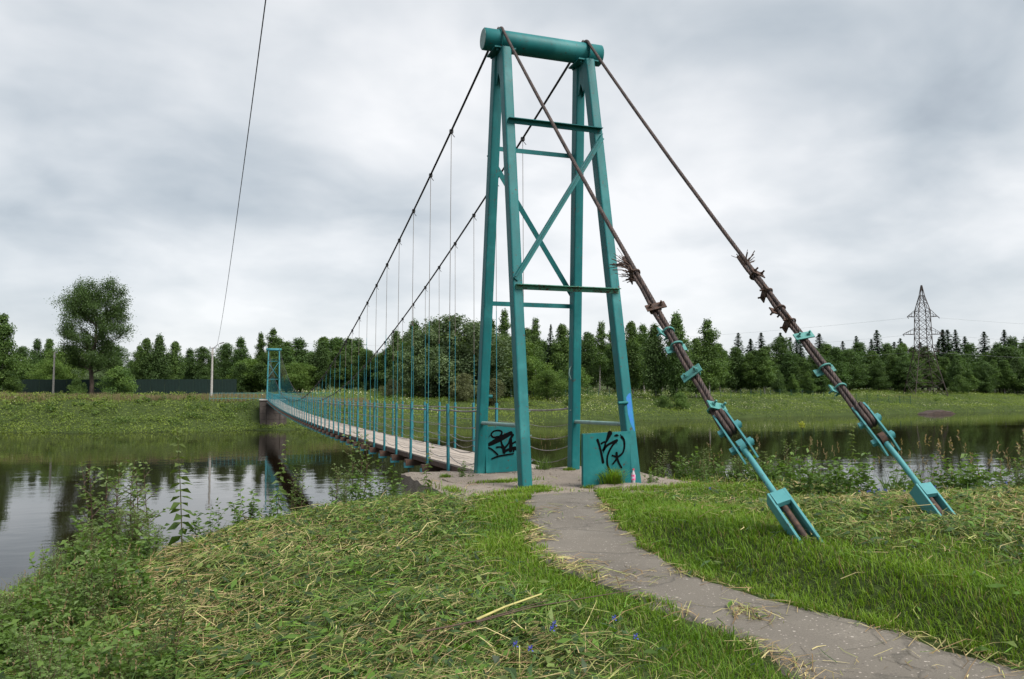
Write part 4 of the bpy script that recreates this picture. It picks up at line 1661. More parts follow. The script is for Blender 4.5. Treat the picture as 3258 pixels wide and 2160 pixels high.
# left-hand trees
for dx_, dtop, dep, key, lab, wd in (
        (632, 760, 215, 'birch_a', 'upright feathery tree directly above the far tower', 1.0),
        (603, 770, 216, 'thin', 'thin pointed tree left of the feathery tree above the far tower', 1.0),
        (560, 782, 222, 'aspen_b', 'open-crowned tree left of the far tower', 1.2),
        (525, 792, 226, 'aspen_a', 'dark tree right of the concrete lamp pole', 1.2),
        (470, 802, 220, 'aspen_a', 'dark tree behind the concrete lamp pole', 1.2),
        (440, 806, 224, 'aspen_b', 'dark tree left of the concrete lamp pole', 1.2),
        (400, 790, 192, 'birch_c', 'light birch at the right of the birch clump behind the green fence', 1.1),
        (362, 774, 190, 'weeping', 'broad drooping birch behind the green sheet fence', 1.15),
        (335, 782, 192, 'birch_c', 'birch at the left of the clump behind the green fence', 1.1),
        (318, 800, 196, 'birch_a', 'small birch right of the lone tall tree', 1.0),
        (270, 800, 196, 'aspen_a', 'dark tree low behind the lone tall tree', 1.3),
        (165, 800, 190, 'willow_b', 'light green tree left behind the lone tall tree', 1.1),
        (230, 830, 176, 'willow_a', 'dark willow behind the lone tall trunk', 1.2),
        (112, 786, 214, 'birch_b', 'small pointed tree by the left concrete pole', 1.1),
        (80, 784, 214, 'aspen_b', 'rounded small tree between the left edge tree and the left pole', 1.1),
        (48, 800, 200, 'aspen_a', 'dark tree low at the left beside the edge tree', 1.2),
        (8, 722, 150, 'birch_a', 'tall light-leaved tree at the left edge of the view', 1.15),
        (-40, 760, 152, 'aspen_a', 'dark tree just beyond the left edge of the view', 1.2),
        (120, 830, 180, 'willow_b', 'low light willow beside the left concrete pole', 1.0),
        (60, 840, 182, 'bush', 'bush low at the left end of the green fence', 1.3),
        (20, 850, 150, 'bush', 'bush under the tall tree at the left edge', 1.2),
        (275, 842, 147, 'bush', 'dark round bush in front of the green fence beside the lone tree', 1.25),
        (182, 872, 146, 'bush', 'small bush left of the lone tall trunk', 0.9),
        (300, 862, 190, 'aspen_a', 'low dark tree behind the green fence right of the lone tree', 1.3)):
    x, y = cam_ray(dx_, dep)
    tree(key, 'bush' if 'bush' in key else ('willow_tree' if 'willow' in key else 'broadleaf_tree'), x, y, H_at(dtop, dep, 0.3), lab, cat='bush' if 'bush' in key else 'tree', wide=wd)
LBL_L = 'dark tree in the left back row'
dx = -160
while dx < 640:
    dep = tr.uniform(240, 262)
    x, y = cam_ray(dx, dep)
    tree(tr.choice(['aspen_a', 'aspen_b', 'birch_c']), 'broadleaf_tree', x, y, H_at(815 + tr.uniform(-8, 18), dep, 0.9), LBL_L + ', ' + zone_l(dx), 'back row of the left wood', wide=tr.uniform(1.4, 1.8))
    dx += tr.uniform(24, 36)


# the lone tall tree on the left
def lone_tree():
    g = np.random.default_rng(92)
    H = 21.0
    x0, y0 = cam_ray(213, 148)
    z0 = float(height(np.array([x0]), np.array([y0]))[0])
    t = empty('lone_tree', (x0, y0, z0 - 0.2))
    t.scale = (0.82, 0.82, 0.93)
    tag(t, 'lone tall tree with open rounded crown and bare trunk on the left bank', 'tree')
    mbx = MB()
    tips = []
    r2 = random.Random(3)
    ax = [Vector((0, 0, -0.3)), Vector((0.05, 0, 3.0)), Vector((-0.25, 0.1, 6.0)), Vector((0.05, 0, 8.2)), Vector((0.5, 0.2, 11.5)), Vector((0.6, 0.2, 15.0)), Vector((0.5, 0.1, 18.5))]
    mbx.tube(ax, [0.55, 0.45, 0.40, 0.36, 0.24, 0.14, 0.05], 10)

    def br(p, d, ln, r, lev):
        q = p + d * ln
        mid = p + d * ln * 0.5 + Vector((r2.uniform(-1, 1), r2.uniform(-1, 1), r2.uniform(0, 1))) * ln * 0.06
        mbx.tube([p, mid, q], [r, r * 0.75, r * 0.5], 6 if lev < 2 else 4, cap=False)
        if lev >= 1:
            tips.append(mid.copy())
        if lev >= 3 or ln < 0.7:
            tips.append(q)
            return
        for _ in range(3 if lev < 2 else 2):
            nd = (d + Vector((r2.uniform(-1, 1), r2.uniform(-1, 1), r2.uniform(-0.35, 0.75))) * 0.72).normalized()
            br(q if _ else mid, nd, ln * r2.uniform(0.55, 0.78), r * 0.55, lev + 1)
    for i in range(24):
        zz = 5.0 + 13.2 * (i / 23) ** 1.05
        k = max(j for j in range(len(ax)) if ax[j].z <= zz)
        k = min(k, len(ax) - 2)
        b = ax[k].lerp(ax[k + 1], (zz - ax[k].z) / (ax[k + 1].z - ax[k].z))
        an = i * 2.4 + r2.uniform(-0.3, 0.3)
        u = (zz - 6.5) / 12
        ln = (3.7 if u > 0.12 else 2.6) * (1 - 0.42 * max(0, u - 0.45)) * r2.uniform(0.85, 1.15)
        up = 0.45 + 0.5 * u
        d = Vector((math.cos(an), math.sin(an), up)).normalized()
        br(b, d, ln, 0.17 * (1 - 0.6 * u), 0)
    mbx.build('trunk', M['bark'], t)
    tips = np.array([tuple(p) for p in tips])
    per = 64
    P = np.repeat(tips, per, 0) + g.normal(size=(len(tips) * per, 3)) * np.array([0.62, 0.62, 0.55])
    # low suckers round the trunk
    Nn = unit(g.normal(size=P.shape) * 0.7 + np.array([0, 0, 0.6]))
    V, F = leaf_quads(P, Nn, 0.27 * g.uniform(0.6, 1.3, len(P)), 0.65, g)
    tt = np.clip(np.repeat(g.uniform(0, 1, len(tips)), per)[:, None] * 0.6 + g.uniform(-0.1, 0.4, (len(P), 1)), 0, 1)
    c = np.array((0.030, 0.056, 0.018)) * (1 - tt) + np.array((0.085, 0.14, 0.04)) * tt
    link('crown', np_mesh('crown', V, F, M['leaf'], np.repeat(c, 4, 0)), t)


lone_tree()

# ------------------------------------------------------------------ far bank grasses
def far_herbs():
    g = np.random.default_rng(5)
    n = 210000
    x = g.uniform(-85, 260, n)
    yb = np.interp(x, YB[:, 0], YB[:, 1])
    w = np.where(x < 10, 34, 75)
    s = g.uniform(0, 1, n) ** 1.25 * w - 0.5
    y = yb + s
    keep = (np.hypot(x, y - 119.5) > 3.2) & ~((np.abs(x) < 1.6) & (y < 140) & (y > 117))
    x, y, s = x[keep], y[keep], s[keep]
    pn = fbm(x * 0.11, y * 0.11, 61) + 0.6 * fbm(x * 0.5, y * 0.5, 63)
    z = height(x, y)
    n = len(x)
    hgt = 0.25 + 0.75 * np.clip(pn + 0.5, 0, 1.6) ** 1.5
    P = np.stack([x, y, z + hgt * g.uniform(0.1, 1.0, n)], -1)
    Nn = unit(g.normal(size=(n, 3)) * 0.6 + np.array([0, -0.35, 0.75]))
    V, F = leaf_quads(P, Nn, g.uniform(0.13, 0.36, n), 0.5, g)
    t = np.clip(0.45 + 0.6 * pn + g.uniform(-0.3, 0.3, n), 0, 1)[:, None]
    c = np.array((0.070, 0.115, 0.016)) * (1 - t) + np.array((0.205, 0.265, 0.045)) * t
    dry = (sstep(0.25, 0.6, fbm(x * 0.07 + 9, y * 0.09, 66)) * sstep(8, 24, s))[:, None]
    c = c * (1 - dry * 0.6) + np.array((0.17, 0.135, 0.075)) * dry * 0.6
    o = link('bank_vegetation', np_mesh('bank_vegetation', V, F, M['weed'], np.repeat(c, 4, 0)))
    tag(o, 'tall green weeds and grass covering the far river bank', 'vegetation', kind='stuff')
    m = 620
    cx_ = g.uniform(-85, 220, m)
    cs_ = g.uniform(0.2, 1, m) ** 1.2 * np.where(cx_ < 12, 15, 55)
    cy_ = np.interp(cx_, YB[:, 0], YB[:, 1]) + cs_
    kk = ~((np.abs(cx_) < 3.5) & (cy_ > 115) & (cy_ < 140))
    cx_, cy_ = cx_[kk], cy_[kk]
    m = len(cx_)
    rr_c = g.uniform(0.5, 1.5, m)
    hh_c = rr_c * g.uniform(0.6, 1.0, m)
    per_ = 75
    d_ = unit(g.normal(size=(m, per_, 3)))
    d_[:, :, 2] = np.abs(d_[:, :, 2])
    Pc = np.stack([cx_, cy_, height(cx_, cy_) + 0.15], -1)[:, None, :] + d_ * np.stack([rr_c, rr_c, hh_c], -1)[:, None, :] * g.uniform(0.6, 1.05, (m, per_, 1))
    Nn = unit(d_ * 0.7 + np.array([0, 0, 0.4]) + g.normal(size=d_.shape) * 0.4)
    V, F = leaf_quads(Pc.reshape(-1, 3), Nn.reshape(-1, 3), g.uniform(0.16, 0.38, m * per_), 0.5, g)
    t = np.clip(np.repeat(g.uniform(0, 1, m), per_) + g.uniform(-0.25, 0.25, m * per_), 0, 1)[:, None]
    c = np.array((0.045, 0.095, 0.016)) * (1 - t) + np.array((0.16, 0.225, 0.045)) * t
    o = link('weed_clumps', np_mesh('weed_clumps', V, F, M['weed'], np.repeat(c, 4, 0)))
    tag(o, 'rounded clumps of taller weeds dotted over the far bank', 'vegetation', kind='stuff')
    # dry feathery grass along the fence, upright blades
    n = 16000
    x = g.uniform(-60, 18, n)
    y = np.interp(x, YB[:, 0], YB[:, 1]) + g.uniform(11, 22, n)
    z = height(x, y)
    h = g.uniform(0.5, 1.1, n)
    lean = g.normal(size=(n, 2)) * 0.18
    b = np.stack([x, y, z], -1)
    tip = b + np.stack([lean[:, 0], lean[:, 1], h], -1)
    wv_ = np.stack([np.full(n, 0.05), np.zeros(n), np.zeros(n)], -1)
    V = np.stack([b - wv_, b + wv_, tip], 1).reshape(-1, 3)
    t = g.uniform(0, 1, (n, 1))
    c = np.array((0.10, 0.11, 0.035)) * (1 - t) + np.array((0.20, 0.14, 0.10)) * t
    o = link('dry_grass', np_mesh('dry_grass', V, np.arange(3 * n).reshape(n, 3), M['hay'], np.repeat(c, 3, 0)))
    tag(o, 'dry brownish grass fringe along the top of the far bank', 'grass', kind='stuff')
    # white flower heads
    n = 11000
    x = g.uniform(-60, 240, n)
    s = g.uniform(1.5, 60, n)
    y = np.interp(x, YB[:, 0], YB[:, 1]) + s
    w = fbm(x * 0.08, y * 0.12, 71) + 0.5 * fbm(x * 0.35, y * 0.35, 73) + 0.45 * sstep(45, 75, x) * sstep(130, 95, x) - 0.42 * sstep(15, -5, x)
    k = w > 0.22
    x, y = x[k], y[k]
    n = len(x)
    z = height(x, y) + g.uniform(0.6, 1.05, n)
    Nn = unit(g.normal(size=(n, 3)) * 0.4 + np.array([0, -0.6, 0.7]))
    V, F = leaf_quads(np.stack([x, y, z], -1), Nn, g.uniform(0.09, 0.21, n), 0.9, g)
    c = np.array((0.75, 0.72, 0.50)) * g.uniform(0.7, 1.1, (n, 1))
    o = link('white_flowers', np_mesh('white_flowers', V, F, M['weed'], np.repeat(c, 4, 0)))
    tag(o, 'drifts of small white flowers on the far bank', 'flowers', kind='stuff')


far_herbs()

# pale sandy track on the left bank and dark eroded mud by the water on the right
sx_, sy_ = cam_ray(140, 139)
sp = MB()
V = []
for i in range(25):
    a = 2 * math.pi * i / 25
    px = sx_ + 7.0 * math.cos(a) * (1 + 0.12 * math.sin(3 * a))
    py = sy_ + 1.0 * math.sin(a) * (1 + 0.2 * math.cos(2 * a)) - (px - sx_) * 0.33
    V.append((px, py, float(height(np.array([px]), np.array([py]))[0]) + 0.25))
V.append((sx_, sy_, float(height(np.array([sx_]), np.array([sy_]))[0]) + 0.3))
sp.add(V, [(i, (i + 1) % 25, 25) for i in range(25)])
tag(sp.build('sand_patch', M['sand']), kind='structure')
mx_, my_ = cam_ray(2162, 203)
md = MB()
rings = []
for i in range(15):
    u = i / 14 * 2 - 1
    x, y = mx_ + u * 6.5, my_ + u * 1.6
    hh = 0.95 * (1 - abs(u) ** 2.5) + 0.05 + 0.12 * math.sin(i * 1.7)
    yb0 = y
    rings.append([(x, yb0 - 1.4, WATER - 0.4), (x, yb0 - 1.2, WATER + hh * 0.75), (x + 0.3, yb0 - 0.2, WATER + hh), (x, yb0 + 1.8, WATER + hh * 0.9), (x, yb0 + 2.2, WATER - 0.4)])
md.loft(rings)
tag(md.build('mud_bank', M['mud']), 'dark eroded mud bank at the water edge on the far right', 'mud bank', kind='structure')

# ------------------------------------------------------------------ fences, poles, pylon
gf = empty('sheet_fence', (*cam_ray(300, 152), 0.3))
tag(gf, 'long dark green profiled sheet fence behind the lone tree', 'fence')
fa, fb = Vector((*cam_ray(30, 158), 0)), Vector((*cam_ray(548, 152), 0))
nseg = 16
for i in range(nseg):
    a, b = fa.lerp(fb, i / nseg), fa.lerp(fb, (i + 1) / nseg - 0.0005)
    za = 0.2
    zt = 3.55 + 0.03 * math.sin(i * 2.1)
    m_ = MB()
    d = (b - a).normalized()
    nn = Vector((-d.y, d.x, 0))
    V, F = [], []
    cols = 20
    for k_ in range(cols + 1):
        p = a.lerp(b, k_ / cols) + nn * (0.03 if (k_ // 1) % 2 else 0.0)
        V += [(p.x, p.y, za - 0.6), (p.x, p.y, zt)]
    for k_ in range(cols):
        F.append((2 * k_, 2 * k_ + 2, 2 * k_ + 3, 2 * k_ + 1))
    m_.add(V, F)
    kid(m_.build('sheet_panel', M['greenfence']), gf)

mf = empty('mesh_fence', (*cam_ray(1700, 215), 0.3))
tag(mf, 'green wire mesh fence with thin posts in front of the right wood', 'fence')
pts = []
for dx_, dep in ((1180, 176), (1330, 186), (1480, 196), (1640, 206), (1800, 214), (1950, 220), (2100, 224)):
    pts.append(Vector((*cam_ray(dx_, dep), 0)))
fl = []
for a, b in zip(pts[:-1], pts[1:]):
    n_ = max(1, int((b - a).length / 3.0))
    fl += [a.lerp(b, i / n_) for i in range(n_)]
fl.append(pts[-1])
for i, p in enumerate(fl):
    z = float(height(np.array([p.x]), np.array([p.y]))[0])
    p.z = z
    kid(MB().box((p.x, p.y, z + 1.1), (0.09, 0.09, 2.3)).build('fence_post', M['meshgreen']), mf)
for a, b in zip(fl[:-1], fl[1:]):
    m_ = MB()
    for h in (0.35, 0.8, 1.25, 1.7, 2.1):
        m_.bar(a + Vector((0, 0, h)), b + Vector((0, 0, h)), 0.012, 0.012)
    for k_ in range(1, 10):
        q = a.lerp(b, k_ / 10)
        m_.bar(q + Vector((0, 0, 0.15)), q + Vector((0, 0, 2.1)), 0.008, 0.008, up=(0, 1, 0))
    kid(m_.build('mesh_panel', M['meshgreen']), mf)

gr = empty('guard_railing', (-6, SPAN + 1.5, 0))
tag(gr, 'low teal guard railing left of the far tower', 'railing')
for z in (0.15, 1.0):
    kid(MB().bar((-9.5, SPAN + 1.2, z), (-1.0, SPAN + 1.2, z), 0.05, 0.05).build('rail', M['post']), gr)
for i in range(15):
    x = -9.5 + i * 0.6
    kid(MB().bar((x, SPAN + 1.2, -0.2), (x, SPAN + 1.2, 0.98), 0.035, 0.035, up=(0, 1, 0)).build('baluster', M['post']), gr)
gr2 = empty('guard_railing', (5, SPAN + 1.5, 0))
tag(gr2, 'low teal guard railing right of the far tower', 'railing')
for z in (0.15, 1.0):
    kid(MB().bar((1.0, SPAN + 2.6, z), (9.5, SPAN + 2.6, z), 0.05, 0.05).build('rail', M['post']), gr2)
for i in range(15):
    x = 1.0 + i * 0.6
    kid(MB().bar((x, SPAN + 2.6, -0.2), (x, SPAN + 2.6, 0.98), 0.035, 0.035, up=(0, 1, 0)).build('baluster', M['post']), gr2)


def pole(dx_, dep, ztop, label, lamp):
    x, y = cam_ray(dx_, dep)
    z = float(height(np.array([x]), np.array([y]))[0])
    t = empty('concrete_pole', (x, y, z))
    tag(t, label, 'pole', 'concrete poles on the far bank')
    kid(MB().tube([(x, y, z - 0.5), (x, y, ztop)], [0.21, 0.14], 8, smooth=False).build('shaft', M['concrete_pole']), t)
    kid(MB().box((x, y, ztop - 0.8), (0.34, 0.34, 0.5)).build('band', M['concrete_pole']), t)
    kid(MB().bar((x - 0.5, y, ztop - 0.1), (x + 0.5, y, ztop - 0.1), 0.08, 0.08).tube([(x + 0.4, y, ztop - 0.1), (x + 0.4, y, ztop + 0.2)], 0.06, 8).tube([(x - 0.4, y, ztop - 0.1), (x - 0.4, y, ztop + 0.2)], 0.06, 8).build('bracket', M['pylon']), t)
    if lamp:
        a = kid(MB().tube([(x, y, ztop - 0.2), (x + 0.7, y - 0.3, ztop + 0.45), (x + 1.2, y - 0.5, ztop + 0.7)], 0.035, 6).build('lamp_arm', M['pylon']), t)
        lm_ = MB().box((x + 1.45, y - 0.6, ztop + 0.78), (0.75, 0.26, 0.14), Matrix.Rotation(-0.3, 3, 'Y'), 0.05)
        kid(lm_.build('lamp_head', M['pylon']), t)
    return Vector((x, y, ztop))


p_lamp = pole(490, 134, 8.6, 'pale concrete lamp pole by the far tower, wire attached', True)
p_left = pole(125, 152, 8.7, 'pale concrete pole left of the lone tall tree', False)

# overhead wire
ow = []
a_ = Vector((-4.94, 0.73, 8.36))
for i in range(61):
    y = -40 + (p_lamp.y + 40) * i / 60
    t = (y - a_.y) / (p_lamp.y - a_.y)
    x = a_.x + (p_lamp.x + 0.1 - a_.x) * t
    z = a_.z + (p_lamp.z + 0.1 - a_.z) * t - 2.7 * 4 * t * (1 - t) if t > 0 else a_.z + (p_lamp.z - a_.z - 10.8) * t
    ow.append((x, y, z))
tag(MB().tube(ow, 0.011, 6).build('overhead_wire', M['dark_cable']), 'thin dark overhead wire running from the sky down to the lamp pole', 'wire')


def pylon():
    dep = 262
    x0, y0 = cam_ray(2134, dep)
    z0 = float(height(np.array([x0]), np.array([y0]))[0])
    t = empty('power_pylon', (x0, y0, z0), R(-24))
    tag(t, 'tall dark steel lattice power pylon in front of the right wood', 'pylon')
    t.scale = (0.975,) * 3
    top = (36.0 - z0) / 0.975
    lv = [(0.0, 5.3), (4.5, 4.3), (9.0, 3.4), (13.5, 2.6), (16.5, 2.15), (19.5, 2.05), (22.5, 1.95), (25.5, 1.9), (28.6, 1.85), (31.5, 1.2), (34.0, 0.62), (top, 0.12)]
    for sx in (-1, 1):
        for sy in (-1, 1):
            m_ = MB()
            for (z1, w1), (z2, w2) in zip(lv[:-1], lv[1:]):
                m_.bar((sx * w1, sy * w1, z1 - (0.5 if z1 == 0 else 0)), (sx * w2, sy * w2, z2), 0.2, 0.2, up=(0, 1, 0))
            m_.build('corner_leg', M['pylon'], t)
    for sa in range(4):
        m_ = MB()
        ca, sb = math.cos(sa * math.pi / 2), math.sin(sa * math.pi / 2)

        def rot(x, y, z):
            return (x * ca - y * sb, x * sb + y * ca, z)
        for i, ((z1, w1), (z2, w2)) in enumerate(zip(lv[:-1], lv[1:])):
            m_.bar(rot(-w1, -w1, z1), rot(w2, -w2, z2), 0.11, 0.11)
            m_.bar(rot(w1, -w1, z1), rot(-w2, -w2, z2), 0.11, 0.11)
            m_.bar(rot(-w2, -w2, z2), rot(w2, -w2, z2), 0.11, 0.11)
        m_.build('lattice_face', M['pylon'], t)
    tips = []
    for z, ln, w in ((15.0, 5.2, 2.35), (20.8, 6.6, 2.0), (26.8, 5.0, 1.9)):
        for s in (-1, 1):
            m_ = MB()
            tip = (s * ln, 0, z)
            for sy in (-1, 1):
                m_.bar((s * w, sy * w, z), tip, 0.15, 0.15)
                m_.bar((s * w, sy * w, z + 2.2), tip, 0.11, 0.11)
                for q in (0.33, 0.66):
                    p = Vector((s * w, sy * w, z)).lerp(Vector(tip), q)
                    p2 = Vector((s * w, sy * w, z + 2.2)).lerp(Vector(tip), q)
                    m_.bar(p, p2, 0.08, 0.08, up=(0, 1, 0))
            m_.build('cross_arm', M['pylon'], t)
            ins = MB()
            for k_ in range(5):
                ins.tube([(tip[0], -0.1 - 0.25 * k_, z - 0.15 * k_), (tip[0], -0.22 - 0.25 * k_, z - 0.15 * k_ - 0.06)], 0.13, 8)
            ins.build('insulator', M['line'], t)
            tips.append((s, z, t, tip))
    return t, tips, (x0, y0, z0)


py, tips, (px0, py0, pz0) = pylon()
c24, s24 = math.cos(R(-24)), math.sin(R(-24))
side_nm = {15.0: 'lowest', 20.8: 'middle', 26.8: 'upper'}
for s, z, _, tip in tips:
    p = Vector((px0 + 0.975 * tip[0] * c24, py0 + 0.975 * tip[0] * s24, pz0 + 0.975 * z - 0.4))
    if s > 0:
        e = p + Vector((260, -30, 6))
        lab = 'thin power line leaving the %s pylon arm to the right' % side_nm[z]
    else:
        e = p + Vector((-190, 190, -1))
        lab = 'thin power line leaving the %s pylon arm to the left' % side_nm[z]
    pts = []
    for i in range(25):
        t = i / 24
        q = p.lerp(e, t)
        q.z -= 5.0 * 4 * t * (1 - t)
        pts.append(q)
    tag(MB().tube(pts, 0.022, 4).build('power_line', M['line']), lab, 'power line', 'power lines on the pylon')

# ------------------------------------------------------------------ near bank: lawn, hay, weeds
def gz(x, y):
    z = height(x, y)
    pin = path_in(x, y)
    z = np.where(pin > 0.0, 0.07, z)
    on = (x > -2.3) & (x < 1.98) & (y > -2.72) & (y < 1.4)
    return np.where(on, np.maximum(z, 0.0), z)


def view_ok(x, y, margin=0.26, near=2.1):
    yaw = R(18.92)
    dx, dy = x - CAM[0], y - CAM[1]
    dep = dx * math.sin(yaw) + dy * math.cos(yaw)
    lat = dx * math.cos(yaw) - dy * math.sin(yaw)
    return (dep > near) & (np.abs(lat) < dep * (0.643 + margin) + 0.5), dep


def fresh_w(x, y):
    pd = -path_in(x, y)
    xl, xr = path_bounds(y)
    left = x < (xl + xr) / 2
    n = fbm(x * 0.9, y * 0.9, 81)
    wl = sstep(1.05, 0.25, pd + 0.35 * n)
    wr = sstep(1.9, 0.5, pd + 0.8 * n) 
    w = np.where(left, wl, wr)
    w = np.where(y > -2.5, np.where(x > 0, 0.6, 0.25), w)
    w = np.maximum(w, sstep(-1.6, 0.4, x) * sstep(-6.5, -4.5, y) * sstep(4.5, 2.5, x) * (0.45 + 0.5 * n))
    w = np.maximum(w, 0.5 * sstep(0.25, 0.55, fbm(x * 0.55 + 4, y * 0.55, 85)))
    return np.clip(w, 0, 1)


def lawn(g):
    n = 1500000
    x, y = g.uniform(-11, 11, n), g.uniform(-12.2, -0.2, n)
    ok, dep = view_ok(x, y)
    x, y, dep = x[ok], y[ok], dep[ok]
    d = seg_dist(x, y, EDGE)
    pin = path_in(x, y)
    w = fresh_w(x, y)
    on_slab = (x > -2.25) & (x < 1.95) & (y > -2.72 + 0.12 * vnoise(x * 4, y * 4, 3)) & (y < 1.4)
    dens = (0.22 + 0.78 * w) * np.clip((5.5 / dep) ** 0.9, 0.25, 1.3)
    dens = np.where(d < 0.2, 0.30 * dens, dens)
    dens = np.where(pin > 0.03 + 0.12 * vnoise(x * 4, y * 4, 91), 0, dens)
    dens = np.where(on_slab, 0, dens)
    keep = g.uniform(0, 1, len(x)) < dens * 0.66
    x, y, dep, w, d = x[keep], y[keep], dep[keep], w[keep], d[keep]
    # tufts growing on the slab and round the feet of the tower
    tx, ty = [], []
    for cx, cy, rx, ry, m in ((-0.86, -1.75, 0.22, 0.14, 900), (-1.15, -2.1, 0.45, 0.16, 1300), (-1.1, -0.75, 0.34, 0.10, 500), (-0.75, -0.62, 0.3, 0.08, 350), (0.42, -1.95, 0.12, 0.05, 420), (0.02, -1.92, 0.1, 0.05, 160),
                              (1.0, -2.45, 0.5, 0.22, 900), (0.1, -2.45, 0.22, 0.12, 300), (0.80, 0.72, 0.10, 0.07, 160), (-1.9, -2.55, 0.3, 0.15, 500), (-1.75, 0.3, 0.08, 0.06, 160), (0.45, 1.2, 0.16, 0.06, 120), (1.6, -2.3, 0.3, 0.3, 500), (-2.1, -1.6, 0.15, 0.4, 260)):
        tx.append(cx + g.normal(size=m) * rx * 0.6)
        ty.append(cy + g.normal(size=m) * ry * 0.6)
    nt_ = sum(len(q) for q in tx)
    x = np.concatenate([x] + tx)
    y = np.concatenate([y] + ty)
    w = np.concatenate([w, np.full(nt_, 0.8)])
    d = np.concatenate([d, np.full(nt_, 1.0)])
    _, dep = view_ok(x, y)
    n = len(x)
    z = gz(x, y)
    hn = fbm(x * 1.3, y * 1.3, 88)
    h = (0.03 + 0.05 * g.uniform(0, 1, n) ** 1.5 + 0.03 * np.clip(hn + 0.3, 0, 1)) * (0.75 + 0.5 * w)
    h = np.where(d < 0.1, h * g.uniform(1.2, 3.2, n), h)
    tall_panel = (np.abs(x - 0.42) < 0.22) & (np.abs(y + 1.95) < 0.14)
    h = np.where(tall_panel, g.uniform(0.12, 0.42, n), h)
    wd = 0.0013 + 0.00034 * dep * g.uniform(0.7, 1.3, n)
    an = g.uniform(0, 2 * math.pi, n)
    ln = g.uniform(0.2, 1.15, n)
    dirx, diry = np.cos(an), np.sin(an)
    sd_ = np.stack([-diry, dirx, np.zeros(n)], -1) * wd[:, None]
    b = np.stack([x, y, z - 0.01], -1)
    mid = b + np.stack([dirx * h * ln * 0.35, diry * h * ln * 0.35, h * 0.58], -1)
    tip = b + np.stack([dirx * h * ln * 1.05, diry * h * ln * 1.05, h * (1.0 - 0.25 * ln)], -1)
    V = np.stack([b - sd_, b + sd_, mid - sd_ * 0.8, mid + sd_ * 0.8, tip], 1).reshape(-1, 3)
    i0 = (np.arange(n) * 5)[:, None]
    F = np.concatenate([i0 + np.array([[0, 1, 3]]), i0 + np.array([[0, 3, 2]]), i0 + np.array([[2, 3, 4]])], 1).reshape(-1, 3)
    t = np.clip(0.5 + 0.5 * fbm(x * 0.8, y * 0.8, 95) + g.uniform(-0.35, 0.35, n), 0, 1)[:, None]
    c0 = np.array((0.075, 0.165, 0.012)) * (1 - t) + np.array((0.195, 0.30, 0.030)) * t
    yel = (g.uniform(0, 1, n) < 0.10 + 0.25 * (1 - w))[:, None]
    c0 = np.where(yel, np.array((0.22, 0.20, 0.07)) * g.uniform(0.7, 1.1, (n, 1)), c0)
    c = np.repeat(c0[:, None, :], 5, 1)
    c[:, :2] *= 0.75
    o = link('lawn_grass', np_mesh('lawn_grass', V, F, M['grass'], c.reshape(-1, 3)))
    tag(o, 'short fresh green grass along the path and round the tower', 'grass', kind='stuff')


HAYC = np.array([(0.15, 0.205, 0.055), (0.10, 0.19, 0.03), (0.43, 0.37, 0.18), (0.23, 0.155, 0.08), (0.045, 0.085, 0.028), (0.25, 0.265, 0.09), (0.32, 0.245, 0.13)])


def strands(name, label, x, y, z, ln, wd, an, pit, g, cidx, mat='hay', curve=0.25, leaf=False):
    n = len(x)
    d = np.stack([np.cos(an) * np.cos(pit), np.sin(an) * np.cos(pit), np.sin(pit)], -1)
    s = np.stack([-np.sin(an), np.cos(an), np.zeros(n)], -1)
    roll = g.uniform(-0.6, 0.6, n)[:, None]
    s = s * np.cos(roll) + np.array([0, 0, 1.0]) * np.sin(roll)
    c = np.stack([x, y, z], -1)
    cv = (g.normal(size=(n, 1)) * curve)
    L_ = ln[:, None]
    w_ = wd[:, None]
    bend = np.stack([-np.sin(an), np.cos(an), np.zeros(n)], -1) * cv * L_
    up = np.array([0, 0, 1.0]) * np.abs(g.normal(size=(n, 1))) * 0.06 * L_
    p0, p1, p2 = c - d * L_ / 2, c + bend * 0.35 + up, c + d * L_ / 2
    if leaf:
        V = np.stack([p0 - s * w_ * 0.08, p0 + s * w_ * 0.08, p1 - s * w_ * 0.5, p1 + s * w_ * 0.5, p2 - s * w_ * 0.05, p2 + s * w_ * 0.05], 1)
    else:
        V = np.stack([p0 - s * w_ * 0.5, p0 + s * w_ * 0.5, p1 - s * w_ * 0.5, p1 + s * w_ * 0.5, p2 - s * w_ * 0.25, p2 + s * w_ * 0.25], 1)
    i0 = (np.arange(n) * 6)[:, None]
    F = np.concatenate([i0 + np.array([[0, 1, 3, 2]]), i0 + np.array([[2, 3, 5, 4]])], 1).reshape(-1, 4)
    col = HAYC[cidx] * g.uniform(0.5, 1.35, (n, 1))
    o = link(name, np_mesh(name, V.reshape(-1, 3), F, M[mat], np.repeat(col, 6, 0)))
    tag(o, label, 'cut grass', kind='stuff')


